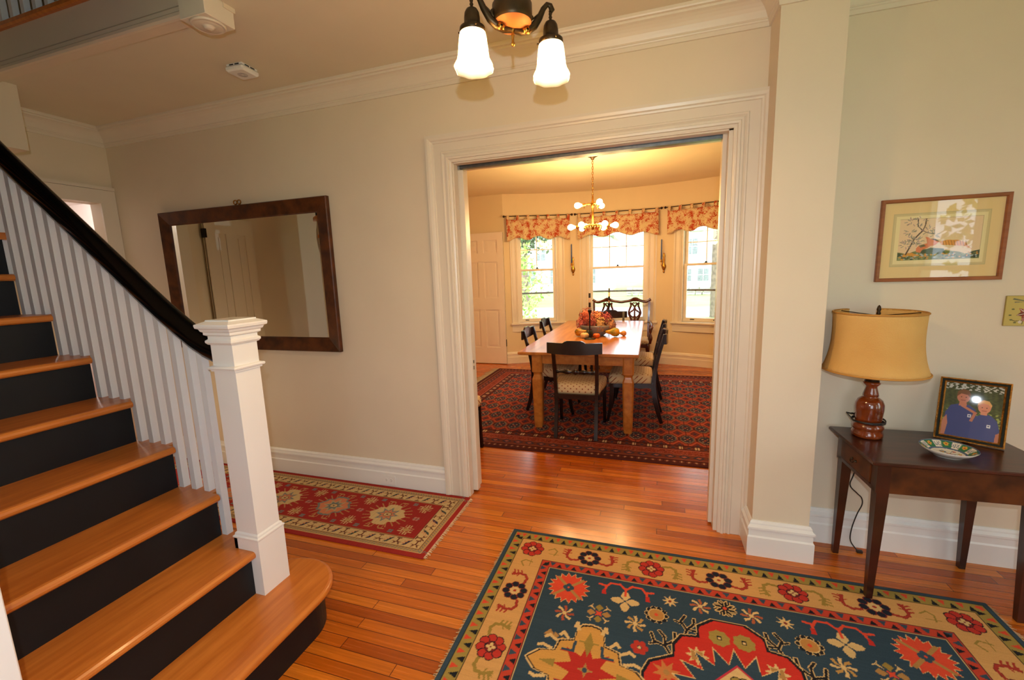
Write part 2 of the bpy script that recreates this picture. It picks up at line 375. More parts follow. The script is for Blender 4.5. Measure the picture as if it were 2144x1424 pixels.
class Canvas:
    """colours on a regular grid; drawn with polygons, discs and lines, then put on a mesh's vertices"""
    def __init__(s, x0, x1, y0, y1, step, bg):
        s.nx = int(round((x1 - x0) / step)) + 1; s.ny = int(round((y1 - y0) / step)) + 1
        s.xs = np.linspace(x0, x1, s.nx); s.ys = np.linspace(y0, y1, s.ny)
        s.im = np.empty((s.ny, s.nx, 3)); s.im[:] = bg; s.M = [(0, 0, 1, 0, 0, 1)]
    def tf(s, p):
        tx, ty, a, b, c, d = s.M[-1]
        return [(tx + a * x + b * y, ty + c * x + d * y) for x, y in p]
    def push(s, tx=0, ty=0, sx=1, sy=1, rot=0):
        c_, s_ = math.cos(rot), math.sin(rot)
        A = (tx, ty, c_ * sx, -s_ * sy, s_ * sx, c_ * sy); o = s.M[-1]
        (nx, ny), = s.tf([(tx, ty)])
        s.M.append((nx, ny, o[2] * A[2] + o[3] * A[4], o[2] * A[3] + o[3] * A[5], o[4] * A[2] + o[5] * A[4], o[4] * A[3] + o[5] * A[5]))
    def pop(s): s.M.pop()
    def poly(s, pts, col):
        P = s.tf(pts); xs = [p[0] for p in P]; ys = [p[1] for p in P]
        i0, i1 = np.searchsorted(s.xs, [min(xs), max(xs)]); j0, j1 = np.searchsorted(s.ys, [min(ys), max(ys)])
        if i0 >= i1 or j0 >= j1: return
        X, Y = np.meshgrid(s.xs[i0:i1], s.ys[j0:j1]); ins = np.zeros(X.shape, bool); n = len(P)
        for k in range(n):
            (xa, ya), (xb, yb) = P[k], P[(k + 1) % n]
            if ya == yb: continue
            ins ^= ((Y < ya) != (Y < yb)) & (X < (xb - xa) * (Y - ya) / (yb - ya) + xa)
        s.im[j0:j1, i0:i1][ins] = col
    def disc(s, x, y, r, col, ry=None, n=20):
        s.poly([(x + r * math.cos(2 * PI * k / n), y + (ry or r) * math.sin(2 * PI * k / n)) for k in range(n)], col)
    def line(s, pts, w, col):
        for (xa, ya), (xb, yb) in zip(pts[:-1], pts[1:]):
            L = math.hypot(xb - xa, yb - ya) or 1e-9; ux, uy = (xb - xa) / L * w / 2, (yb - ya) / L * w / 2
            s.poly([(xa - ux - uy, ya - uy + ux), (xa - ux + uy, ya - uy - ux), (xb + ux + uy, yb + uy - ux), (xb + ux - uy, yb + uy + ux)], col)
    def rect(s, x0, x1, y0, y1, col): s.poly([(x0, y0), (x1, y0), (x1, y1), (x0, y1)], col)
    def star(s, x, y, r, r2, n, col, rot=0):
        s.poly([(x + (r if k % 2 == 0 else r2) * math.cos(rot + PI * k / n), y + (r if k % 2 == 0 else r2) * math.sin(rot + PI * k / n)) for k in range(2 * n)], col)
    def flower(s, x, y, r, n, col, edge=None, core=None, pr=None, rot=0):
        pr = pr or r * .42
        for k in range(n):
            if edge: s.disc(x + (r - pr) * math.cos(rot + 2 * PI * k / n), y + (r - pr) * math.sin(rot + 2 * PI * k / n), pr * 1.2, edge, n=12)
            s.disc(x + (r - pr) * math.cos(rot + 2 * PI * k / n), y + (r - pr) * math.sin(rot + 2 * PI * k / n), pr, col, n=12)
        if core: s.disc(x, y, r * .38, core)
    def mesh(s, name, mat, z=0.0, thick=0.0, parent=None, warp=None, place=None):
        X, Y = np.meshgrid(s.xs, s.ys); nx, ny = s.nx, s.ny
        Z = np.full(X.shape, z + thick) if warp is None else z + thick + warp(X, Y)
        V = np.stack([X, Y, Z], -1).reshape(-1, 3)
        cols = np.concatenate([s.im.reshape(-1, 3), np.ones((nx * ny, 1))], 1)
        idx = np.arange(nx * ny).reshape(ny, nx)
        F = np.stack([idx[:-1, :-1], idx[:-1, 1:], idx[1:, 1:], idx[1:, :-1]], -1).reshape(-1, 4)
        if thick:
            ring = np.concatenate([idx[0, :], idx[1:, -1], idx[-1, -2::-1], idx[-2:0:-1, 0]]); m = len(ring)
            V2 = V[ring].copy(); V2[:, 2] = z; b0 = len(V)
            V = np.concatenate([V, V2]); cols = np.concatenate([cols, cols[ring]])
            a = np.arange(m); F = np.concatenate([F, np.stack([b0 + a, b0 + (a + 1) % m, ring[(a + 1) % m], ring[a]], -1)])
        if place is not None:
            Mx = np.array(place); V = V @ Mx[:3, :3].T + Mx[:3, 3]
        me = bpy.data.meshes.new(name)
        me.vertices.add(len(V)); me.vertices.foreach_set('co', V.ravel().astype('f'))
        me.loops.add(F.size); me.loops.foreach_set('vertex_index', F.ravel().astype('i'))
        me.polygons.add(len(F)); me.polygons.foreach_set('loop_start', np.arange(0, F.size, 4, dtype='i')); me.polygons.foreach_set('loop_total', np.full(len(F), 4, dtype='i'))
        me.update(calc_edges=True); me.validate()
        ca = me.color_attributes.new('Col', 'FLOAT_COLOR', 'POINT'); ca.data.foreach_set('color', cols.ravel().astype('f'))
        me.materials.append(mat)
        o = bpy.data.objects.new(name, me); COL.objects.link(o)
        if parent: o.parent = parent
        return o

# ------------------------------------------------------------------ the room shell
ZC = 2.83          # ceiling
YW = 2.595         # wall with the wide opening, hall face
YR = 2.64          # its continuation right of the chimney pier
XW = -4.38         # far left wall
CROWN = [(0, .135), (.010, .135), (.012, .116), (.017, .113), (.019, .108), (.017, .103), (.022, .098), (.027, .086), (.034, .072), (.044, .058), (.056, .046), (.070, .037), (.084, .032), (.086, .022), (.099, .020), (.102, .014), (.102, 0), (0, 0)]
BASE = [(0, 0), (.024, 0), (.024, .108), (.018, .116), (.018, .150), (.025, .155), (.025, .166), (.014, .178), (.013, .186), (.006, .198), (0, .198)]
CASE = [(0, 0), (0, .016), (.010, .020), (.016, .020), (.018, .028), (.030, .030), (.034, .022), (.046, .022), (.048, .016), (.058, .024), (.066, .024), (.070, .018), (.118, .018), (.121, .024), (.130, .026), (.136, .034), (.150, .038), (.166, .038), (.166, 0)]

fl = MB().box(-6.6, 3.0, -2.6, 8.2, -0.1, 0.0); struct(fl.build('floor', FLOOR))

# hall / dining partition, two leaves left of the opening (the sliding door runs between them)
w = MB()
w.box(-4.5, -1.205, YW, 2.650, 0, ZC); w.box(-4.5, -1.205, 2.715, 2.80, 0, ZC)
w.box(-1.205, .385, YW, 2.650, 2.245, ZC); w.box(-1.205, .385, 2.715, 2.80, 2.245, ZC); w.box(-4.5, .385, 2.650, 2.715, 2.29, ZC)
w.box(.385, .56, YW, 2.80, 0, ZC); w.box(.56, 3.1, YR, 2.80, 0, ZC)
wall_n = struct(w.build('wall_north', CREAM))
# chimney pier
p = MB().box(.532, .795, 2.42, YR + .01, 0, ZC); struct(p.build('wall_pier', CREAM))
# east wall with two windows, south wall with one
def wall_with_holes(name, mat, axis, pos, thick, a0, a1, z0, z1, holes):
    mb = MB(); hs = sorted(holes); cur = a0
    def bx(u0, u1, v0, v1):
        if u1 - u0 < 1e-4 or v1 - v0 < 1e-4: return
        if axis == 'x': mb.box(pos, pos + thick, u0, u1, v0, v1)
        else: mb.box(u0, u1, pos, pos + thick, v0, v1)
    for (h0, h1, v0, v1) in hs:
        bx(cur, h0, z0, z1); bx(h0, h1, z0, v0); bx(h0, h1, v1, z1); cur = h1
    bx(cur, a1, z0, z1)
    return struct(mb.build(name, mat))
wall_with_holes('wall_east', CREAM, 'x', 2.90, .15, -2.5, 2.70, 0, ZC, [(-1.0, -.05, .6, 2.3), (.7, 1.6, .6, 2.3)])
wall_with_holes('wall_south', CREAM, 'y', -2.50, .12, -4.5, 3.05, 0, 5.2, [(-.15, 1.35, .6, 2.3)])
# west wall with the doorway to the little lit room
wall_with_holes('wall_west', CREAM, 'x', XW - .12, .12, -2.5, 2.60, 0, 5.2, [(2.10, 2.485, 0, 2.235)])
# stairwell: inner wall, upper walls
sw = MB().box(-3.05, -1.52, .38, .50, 0, 5.2); struct(sw.build('wall_stair', CREAM))
up = MB()
up.box(-4.5, 3.05, 2.66, 2.78, 3.05, 5.2)     # upstairs back wall
up.box(2.90, 3.05, -2.5, 2.7, 3.05, 5.2)
struct(up.build('wall_upstairs', CREAM))
# ceiling of the hall round the stairwell opening
c = MB()
c.box(-4.5, 3.05, 1.76, 2.70, ZC, 3.03)
c.box(-1.905, 3.05, -2.5, 1.76, ZC, 3.03)
c.box(-4.5, -1.905, -2.5, .38, ZC, 3.03)
struct(c.build('ceiling', CEIL))
c = MB().box(-4.5, 3.05, -2.5, 2.78, 5.2, 5.3); struct(c.build('ceiling_upstairs', CEIL))
# dropped header at the far side of the stairwell
c = MB().box(XW, -3.85, .50, 1.85, 2.436, 5.2); struct(c.build('wall_header', CREAM))

# crown mouldings
def crown(name, path, sign=1):
    return struct(MB().sweep([(x, y, ZC) for x, y in path], (0, 0, -1), CROWN, sign).build(name, pmat('crown_paint', (.71, .64, .52), .4, var=.015)))
crown('trim_1', [(XW, 1.85), (XW, YW), (.532, YW), (.532, 2.42), (.795, 2.42), (.795, YR), (2.90, YR), (2.90, -2.38)], 1)
# baseboards
def baseb(name, path, sign=-1):
    return struct(MB().sweep([(x, y, 0) for x, y in path], (0, 0, 1), BASE, sign).build(name, WHITE))
baseb('baseboard_north', [(XW, YW), (-1.371, YW)])
baseb('baseboard_pier', [(.532, YW - .005), (.532, 2.42), (.795, 2.42), (.795, YR), (2.90, YR), (2.90, -2.38)])
# door casing of the wide opening
cs = MB().sweep([(-1.205, YW, 0), (-1.205, YW, 2.245), (.385, YW, 2.245), (.385, YW, 0)], (0, -1, 0), CASE, 1)
cas = struct(cs.build('trim_2', TRIM))
# clean outer back-band on the right is cut by the pier
jb = MB(); jb.box(.365, .386, YW - .002, 2.80, 0, 2.245); jb.box(.345, .366, 2.655, 2.71, .012, 2.24)
struct(jb.build('trim_3', TRIM))
jb = MB(); jb.box(-1.206, -1.196, YW - .002, 2.649, 0, 2.245); jb.box(-1.206, -1.196, 2.716, 2.80, 0, 2.245)
jb.box(-1.2, .385, YW - .002, 2.649, 2.238, 2.246); jb.box(-1.2, .385, 2.716, 2.80, 2.238, 2.246)
struct(jb.build('trim_4', TRIM))
tr = MB(); tr.box(-1.19, .365, 2.664, 2.701, 2.222, 2.27)
struct(tr.build('trim_5', STEEL))
# sliding (pocket) door, its leading edge standing just proud of the jamb
pd = MB().box(-2.15, -1.165, 2.658, 2.706, .014, 2.215, bev=.004)
pdo = struct(pd.build('door_1', TRIM))
lk = MB().box(-1.1652, -1.163, 2.670, 2.694, .80, 1.02); lk.build('lock_plate', TRIM, pdo)
kh = MB().box(-1.1632, -1.1612, 2.677, 2.687, .945, .965); kh.box(-1.1632, -1.1612, 2.678, 2.686, .90, .925); kh.build('keyhole', DARK, pdo)

# ---- dining room
def bay_pt(deg, r=BAYR): t = math.radians(deg); return (BAYC[0] + r * math.sin(t), BAYC[1] + r * math.cos(t))
HALF = 28.55
WINS = [(-20.1, 5.15), (0.0, 7.25), (20.1, 5.15)]
WZ0, WZ1 = 0.70, 2.30
b = MB()
def bay_seg(a0, a1, z0, z1):
    n = max(1, int((a1 - a0) / 1.0)); rg = [a0 + (a1 - a0) * k / n for k in range(n + 1)]
    vs = []
    for a in rg:
        for r in (BAYR, BAYR + .18):
            x, y = bay_pt(a, r); vs += [(x, y, z0), (x, y, z1)]
    fs = []
    for k in range(n):
        o = k * 4; q = o + 4
        fs += [(o, q, q + 1, o + 1), (o + 2, o + 3, q + 3, q + 2), (o + 1, q + 1, q + 3, o + 3), (o, o + 2, q + 2, q)]
    fs += [(0, 1, 3, 2), (n * 4, n * 4 + 2, n * 4 + 3, n * 4 + 1)]
    b.add(vs, fs, False)
bay_seg(-HALF, HALF, -.0, WZ0); bay_seg(-HALF, HALF, WZ1, ZC)
cur = -HALF
for a, h in WINS: bay_seg(cur, a - h, WZ0, WZ1); cur = a + h
bay_seg(cur, HALF, WZ0, WZ1)
struct(b.build('wall_bay', DINW))
dw = MB(); yl = bay_pt(-HALF)[1]; xl = bay_pt(-HALF)[0]; xr = bay_pt(HALF)[0]
dw.box(-3.9, xl, yl, yl + .18, 0, ZC); dw.box(xr, 2.6, yl, yl + .18, 0, ZC)
dw.box(-3.9, -3.75, 2.80, yl, 0, ZC); dw.box(2.45, 2.6, 2.80, yl, 0, ZC)
struct(dw.build('wall_dining', DINW))
# dining-side face of the partition
pf = MB(); pf.box(-3.75, -1.205, 2.80, 2.815, 0, ZC); pf.box(.385, 2.45, 2.80, 2.815, 0, ZC); pf.box(-1.205, .385, 2.80, 2.815, 2.245, ZC)
struct(pf.build('wall_dining_south', DINW))
struct(MB().box(-3.9, 2.6, 2.70, 8.0, ZC, 3.0).build('ceiling_dining', DINC))
arc = [bay_pt(-HALF + 2 * HALF * k / 40) for k in range(41)]
bp_ = [(-3.75, yl)] + arc + [(2.45, yl)]
struct(MB().sweep([(x, y, 0) for x, y in bp_], (0, 0, 1), BASE, -1).build('baseboard_bay', pmat('dining_trim', (.76, .70, .58), .32, var=.015)))
DTRIM = MATS['dining_trim']
# panelled dado line on the bay wall under the sills and picture of flat vertical trims beside windows are part of each window
def bay_window(k, adeg, half_deg, lifts):
    """k-th sash window of the bay, built flat across its opening"""
    root = struct(empty('window_%d' % k, (*bay_pt(adeg), 0), -math.radians(adeg)))
    hw = BAYR * math.sin(math.radians(half_deg)) ; sg = BAYR * (1 - math.cos(math.radians(half_deg)))
    y0 = -sg            # local y: outwards; the opening's edges lie at -sg
    f = MB()            # frame: jambs and head reveal
    f.box(-hw, -hw + .025, y0 - .004, .17, WZ0, WZ1); f.box(hw - .025, hw, y0 - .004, .17, WZ0, WZ1); f.box(-hw, hw, y0 - .004, .17, WZ1 - .025, WZ1); f.box(-hw, hw, 0.02, .17, WZ0, WZ0 + .03)
    f.build('window_frame', DTRIM, root)
    cw = .115 if half_deg < 6 else .135
    cprof = [(0, 0), (0, .016), (.008, .020), (.014, .020), (.018, .014), (.024, .020), (.030, .020), (.034, .013), (cw - .032, .013), (cw - .028, .020), (cw - .015, .028), (cw, .028), (cw, 0)]
    cm = MB().sweep([(-hw, y0, .70), (-hw, y0, WZ1), (hw, y0, WZ1), (hw, y0, .70)], (0, -1, 0), cprof, 1)
    cm.build('casing', DTRIM, root)
    s = MB(); s.box(-hw - cw - .02, hw + cw + .02, y0 - .065, y0 + .10, .668, .700, bev=.006); s.build('stool', DTRIM, root)
    s = MB(); s.box(-hw - cw, hw + cw, y0 - .020, y0 + .03, .545, .668); s.box(-hw - cw, hw + cw, y0 - .034, y0, .640, .668); s.build('apron', DTRIM, root)
    st = .047
    x0, x1 = -hw + .025, hw - .025
    # lower sash (inner track), upper sash (outer track)
    lo = MB(); ya, yb = .035, .068
    lo.box(x0, x0 + st, ya, yb, WZ0 + .005, 1.605); lo.box(x1 - st, x1, ya, yb, WZ0 + .005, 1.605); lo.box(x0 + st, x1 - st, ya, yb, WZ0 + .005, .762); lo.box(x0 + st, x1 - st, ya, yb, 1.575, 1.605)
    los = lo.build('lower_sash', DTRIM, root)
    MB().box(x0 + st, x1 - st, .049, .053, .762, 1.575).build('pane', GLASS, los)
    u = MB(); ya, yb = .074, .104
    u.box(x0, x0 + st, ya, yb, 1.570, WZ1 - .025); u.box(x1 - st, x1, ya, yb, 1.570, WZ1 - .025); u.box(x0 + st, x1 - st, ya, yb, 2.225, WZ1 - .025); u.box(x0 + st, x1 - st, ya, yb, 1.570, 1.600)
    nm = 2 if half_deg < 6 else 3
    for q in range(1, nm):
        xx = x0 + st + (x1 - x0 - 2 * st) * q / nm; u.box(xx - .007, xx + .007, ya + .006, yb - .004, 1.6, 2.225)
    u.box(x0 + st, x1 - st, ya + .006, yb - .004, 1.918, 1.932)
    us = u.build('upper_sash', DTRIM, root)
    MB().box(x0 + st, x1 - st, .088, .091, 1.6, 2.225).build('pane', GLASS, us)
    # storm-window rail behind the glass
    MB().box(x0, x1, .125, .15, 1.175, 1.205).build('storm_rail', STEEL, root)
    l = MB(); l.box(-.028, .028, .034, .064, 1.605, 1.612); l.lathe([(0, 1.612), (.014, 1.612), (.012, 1.63), (0, 1.632)], 10, T(0, .05, 0)); l.box(-.006, .04, .046, .054, 1.618, 1.626)
    l.build('sash_lock', IRON, root)
    for xx in lifts: MB().box(xx - .032, xx + .032, .024, .036, .715, .742, bev=.003).build('sash_lift', IRON, root)
    return root
bay_window(1, -20.1, 5.15, (-.19,)); bay_window(2, 0.0, 7.25, (-.3, .30)); bay_window(3, 20.1, 5.15, (-.17, .17))
# simple sashes for the windows behind and beside the camera (seen only as reflections)
def plain_window(k, loc, rz, w_, h_, z0):
    root = struct(empty('window_%d' % k, loc, rz)); f = MB()
    f.sweep([(-w_ / 2, 0, z0), (-w_ / 2, 0, z0 + h_), (w_ / 2, 0, z0 + h_), (w_ / 2, 0, z0)], (0, -1, 0), CASE, 1, closed=True)
    f.build('casing', TRIM, root)
    s = MB(); t = .045
    for za, zb, yo in ((z0, z0 + h_ / 2 + .02, .0), (z0 + h_ / 2 - .02, z0 + h_, .031)):
        s.box(-w_ / 2, -w_ / 2 + t, .04 + yo, .07 + yo, za, zb); s.box(w_ / 2 - t, w_ / 2, .04 + yo, .07 + yo, za, zb); s.box(-w_ / 2 + t, w_ / 2 - t, .04 + yo, .07 + yo, za, za + t); s.box(-w_ / 2 + t, w_ / 2 - t, .04 + yo, .07 + yo, zb - t, zb)
    s.build('sash', WHITE, root)
    MB().box(-w_ / 2 + t, w_ / 2 - t, .053, .056, z0 + t, z0 + h_ / 2 - t + .02).build('pane', GLASS, root); MB().box(-w_ / 2 + t, w_ / 2 - t, .084, .087, z0 + h_ / 2 + t - .02, z0 + h_ - t).build('pane', GLASS, root)
plain_window(4, (2.90, -.525, 0), -PI / 2, .95, 1.7, .6); plain_window(5, (2.90, 1.15, 0), -PI / 2, .90, 1.7, .6); plain_window(6, (.60, -2.38, 0), PI, 1.5, 1.7, .6)

# white panelled door leaf standing against the dining room's back wall
def panel_door(name, w_, h_, rows, mat, t=.035, cols=2):
    mb = MB(); st = .105; cw = (w_ - st * (cols + 1)) / cols
    mb.box(0, w_, .013, t - .013, 0.0, h_)
    zs = rows
    for a in range(cols + 1): mb.box(a * (cw + st), a * (cw + st) + st, 0, t, 0, h_)
    cur = 0
    for (za, zb) in zs + [(h_, h_)]:
        for q in range(cols): mb.box(st + q * (cw + st), st + q * (cw + st) + cw, 0, t, cur, za)
        cur = zb
    for (za, zb) in zs:
        for q in range(cols):
            xa = st + q * (cw + st); mb.box(xa + .04, xa + cw - .04, .006, t - .006, za + .04, zb - .04)
    return mb
d = panel_door('door_2', .80, 2.21, [(.28, .93), (1.13, 1.73), (1.88, 2.09)], None)
do = struct(d.build('door_2', pmat('door_paint', (.82, .74, .66), .35, var=.015))); do.location = (-3.155, yl - .075, .012)
MB().box(.80, .806, .004, .031, .3, .42).build('hinge', IRON, do)

# far-left doorway: casing, open door leaf, lit room beyond
cs = MB().sweep([(XW, 2.10, 0), (XW, 2.10, 2.235), (XW, 2.485, 2.235), (XW, 2.485, 0)], (1, 0, 0), [(0, 0), (0, .02), (.108, .024), (.110, 0)], 1)
struct(cs.build('trim_6', TRIM))
hd = MB().box(XW, XW + .028, 1.96, 2.594, 2.345, 2.372); struct(hd.build('trim_7', TRIM))
dl = panel_door('door_3', .56, 2.21, [(.25, .95), (1.12, 2.05)], None, cols=2)
d3 = struct(dl.build('door_3', TRIM)); d3.matrix_world = T(XW + .03, 1.855, .01, -PI / 2)
for z in (.3, 2.0): MB().box(-.012, .012, -.006, .042, z, z + .09).build('hinge', IRON, d3)
br = MB(); br.box(-6.4, -6.3, 1.2, 3.2, 0, 2.6); br.box(-6.3, -4.5, 3.1, 3.2, 0, 2.6); br.box(-6.3, -4.5, 1.2, 1.3, 0, 2.6); br.box(-4.6, -4.5, 2.6, 3.2, 0, 2.6)
PINKW = pmat('bathroom_paint', (.80, .72, .68), .6, var=.02); struct(br.build('wall_bathroom', PINKW))
struct(MB().box(-6.4, -4.5, 1.2, 3.2, 2.42, 2.52).build('ceiling_bathroom', PINKW))

# ------------------------------------------------------------------ staircase
RISE, RUN, X3 = .2035, .237, -1.834
stair = empty('staircase', (-1.6, .9, 0), 0, 'staircase with orange wood treads, black risers and white balusters', 'staircase')
SI = Matrix.Translation((1.6, -.9, 0))
class SB(MB):
    def build(s, name, mat, parent=None, **k):
        s.v = [tuple(SI @ Vector(v)) for v in s.v] if parent is stair or k.pop('loc', None) else s.v
        return MB.build(s, name, mat, parent, **k)
YO, YI = 1.335, .50     # outer (open) ends and wall side of the treads
TH = .034
def tread_slab(mb, x_nose, x_back, y0, y1, ztop, ret=True):
    """tread with a half-round nosing along the front (and the open end)"""
    n = 6; r = TH / 2
    path = [(x_nose - r, y0), (x_nose - r, y1 - r), (x_back, y1 - r)] if ret else [(x_nose - r, y0), (x_nose - r, y1)]
    prof = [(r * math.sin(PI * k / n), -r + r * math.cos(PI * k / n)) for k in range(n + 1)]
    mb.sweep([(x, y, ztop) for x, y in path], (0, 0, 1), prof, -1, smooth=False)
    yb = y1 - r if ret else y1
    mb.box(x_back, x_nose - r, y0, yb, ztop - TH, ztop)
for k in range(2, 9):
    xn = X3 - RUN * (k - 3); z = RISE * k
    mb = SB(); y1 = 1.262 if k == 2 else 1.304
    tread_slab(mb, xn, xn - RUN - .03, YI, y1, z, ret=False)
    mb.box(xn - RUN - .046, xn - .047 if k > 2 else xn - .12, y1, 1.352, z - TH, z)
    mb.build('tread', TREAD, stair)
    mb = SB().box(xn - .052, xn - .030, YI, 1.262 if k == 2 else 1.308, z - RISE, z - TH); mb.build('riser', RISER, stair)
# winders turning towards the camera side, pivoting on the inner wall's end
PX, PY = -3.05, .50
for q, k in enumerate(range(9, 15)):
    a0 = PI / 2 + q * math.radians(15); a1 = a0 + math.radians(18); z = RISE * k; R_ = YO - PY
    pts = [(PX, PY)] + [(PX + R_ * math.cos(a0 + (a1 - a0) * t / 4), PY + R_ * math.sin(a0 + (a1 - a0) * t / 4)) for t in range(5)]
    SB().prism(pts, z - TH, z).build('tread', TREAD, stair)
    ux, uy = math.cos(a0 + .035), math.sin(a0 + .035); nx, ny = -uy * .01, ux * .01
    SB().prism([(PX + nx, PY + ny), (PX + ux * (R_ - .03) + nx, PY + uy * (R_ - .03) + ny), (PX + ux * (R_ - .03) - nx, PY + uy * (R_ - .03) - ny), (PX - nx, PY - ny)], z - RISE, z - TH).build('riser', RISER, stair)
# bottom step with its rounded end
CX, CY, RB = -1.552, 1.300, .222
def bull(r, xb):
    pts = [(CX + r, .45)] + [(CX + r * math.cos(t), CY + r * math.sin(t)) for t in [PI / 2 * k / 14 for k in range(15)]] + [(CX + r * math.cos(t), CY + r * math.sin(t)) for t in [PI / 2 + PI / 2 * k / 10 for k in range(1, 11)]] + [(xb, CY), (xb, .45)]
    return pts
bp = bull(RB - TH / 2, CX - RB + TH / 2)
mb = SB(); mb.prism([(x, y) for x, y in bp], RISE - TH, RISE)
n = 6; r = TH / 2; prof = [(r * math.sin(PI * k / n), -r + r * math.cos(PI * k / n)) for k in range(n + 1)]
mb.sweep([(x, y, RISE) for x, y in bp[:-1]], (0, 0, 1), prof, -1, smooth=True)
mb.build('tread', TREAD, stair)
mb = SB(); rp = bull(RB - .045, CX - RB + .045); mb.prism(rp, 0, RISE - TH); mb.build('riser', RISER, stair)
# white string / spandrel wall under the flight
sp = [(-1.80, 0)]
pts = []
for k in range(3, 9):
    xn = X3 - RUN * (k - 3); pts += [(xn - .054, RISE * (k - 1) - TH), (xn - .054, RISE * k - TH)]
pts = [(-1.79, 0.0), (-1.79, RISE * 2 - TH)] + pts + [(-3.12, RISE * 8 - TH), (-3.12, 0)]
mb = SB(); Mx = Matrix(((1, 0, 0, 0), (0, 0, -1, 1.306), (0, 1, 0, 0), (0, 0, 0, 1)))
mb.prism([(x - .003, z) for x, z in pts], 0, .036, Mx); mb.build('string_board', CREAM, stair)
mb = SB(); nn = 14; R_ = YO - .035 - PY; vs = []
for k in range(nn + 1):
    a = PI / 2 + math.radians(92) * k / nn; zt = min(RISE * 8 - TH + k / nn * RISE * 6, 2.42)
    for r_ in (R_, R_ - .05): vs += [(PX + r_ * math.cos(a), PY + r_ * math.sin(a), 0), (PX + r_ * math.cos(a), PY + r_ * math.sin(a), zt)]
fs = []
for k in range(nn): o = 4 * k; q = o + 4; fs += [(o, q, q + 1, o + 1), (o + 2, o + 3, q + 3, q + 2), (o + 1, q + 1, q + 3, o + 3)]
mb.add(vs, fs); mb.build('curved_string', CREAM, stair)
mb = SB(); pth = [(-1.9, 1.304, .32), (-3.0, 1.304, 1.26)] + [(PX + (R_ + .004) * math.cos(PI / 2 + t), PY + (R_ + .004) * math.sin(PI / 2 + t), 1.30 + t * .85) for t in [k * .12 for k in range(12)]]
mb.tube(pth, .014, 6); mb.build('string_bead', TRIM, stair)

# newel post
NX, NY = -1.6425, 1.3175
newel = empty('newel_post', (NX + 1.6, NY - .9, 0)); newel.parent = stair
def npart(name, fn, mat):
    mb = MB(); fn(mb); return mb.build(name, mat, newel)
hb = .0675; hs = .0575
npart('post_base', lambda m: (m.box(-hb, hb, -hb, hb, RISE, .455), m.box(-hb, -.05, -hb, -.02, .405, .455), m.sweep([(-hb, -hb, .455), (hb, -hb, .455), (hb, hb, .455), (-hb, hb, .455)], (0, 0, 1), [(0, 0), (.003, .004), (.003, .010), (-.003, .014), (-.004, .022), (-.010, .028), (-.010, 0)], -1, closed=True)), WHITE)
npart('post_shaft', lambda m: m.box(-hs, hs, -hs, hs, .455, 1.325), WHITE)
npart('post_band', lambda m: m.sweep([(-hs, -hs, 1.20), (hs, -hs, 1.20), (hs, hs, 1.20), (-hs, hs, 1.20)], (0, 0, 1), [(0, -.008), (.007, -.006), (.007, 0), (.014, .003), (.016, .009), (.013, .014), (.006, .016), (0, .018)], -1, closed=True), WHITE)
def capf(m):
    m.sweep([(-hs, -hs, 1.325), (hs, -hs, 1.325), (hs, hs, 1.325), (-hs, hs, 1.325)], (0, 0, 1), [(0, -.022), (.006, -.020), (.012, -.012), (.012, -.004), (.004, .002), (.004, .014), (.014, .020), (.014, .030), (.020, .034), (.024, .044), (.032, .048), (.034, .058), (.033, .063), (.006, .074), (.005, .079), (-.02, .079), (-.05, .079)], -1, closed=True)
npart('post_cap', capf, WHITE)

# balusters
BALW = .0150
def bal(x, zb, y=1.3275):
    zt = min(1.3 + .02, 9) if False else None
    # underside of the handrail above x
    zr = rail_z(x) - .035
    mb = SB().box(x - BALW, x + BALW, y - BALW, y + BALW, zb, zr); mb.build('baluster', pmat('baluster_cool_light_paint', (.69, .73, .755), .3, var=.015), stair)  # white paint with the cool bluish light cast mixed into its colour
RAILP = [(x, z - .016) for x, z in [(-1.699, 1.275), (-1.74, 1.278), (-1.80, 1.296), (-1.87, 1.333), (-1.95, 1.388), (-2.04, 1.452), (-2.14, 1.530), (-2.34, 1.690), (-2.54, 1.850), (-2.75, 2.018), (-2.97, 2.195), (-3.05, 2.262)]]
def rail_z(x):
    for (xa, za), (xb, zb) in zip(RAILP[:-1], RAILP[1:]):
        if xb <= x <= xa: return za + (zb - za) * (x - xa) / (xb - xa)
    return RAILP[-1][1] if x < RAILP[-1][0] else RAILP[0][1]
bal(-1.850, RISE * 2); 
for k in range(3, 9):
    for q in range(3): bal(-1.9235 - RUN * (k - 3) - .080 * q, RISE * k)
# handrail
path = [(x, 1.315 + min(.011, (-1.699 - x) * .1), z) for x, z in RAILP] + [(PX + (1.326 - PY) * math.cos(PI / 2 + t), PY + (1.326 - PY) * math.sin(PI / 2 + t), 2.262 + t * .67) for t in [k * .11 for k in range(1, 13)]]
mb = SB(); mb.tube(path, .034, 14, side=lambda k: (0, 1, 0) if k < 12 else (math.cos(PI / 2 + (k - 11) * .11), math.sin(PI / 2 + (k - 11) * .11), 0), ry=.052); mb.build('handrail', RAILB, stair)
# casing post at the foot of the inner wall
MB().box(-1.521, -1.492, .37, .506, 0.0, 2.83, bev=.003).build('trim_8', WHITE)['kind'] = 'structure'

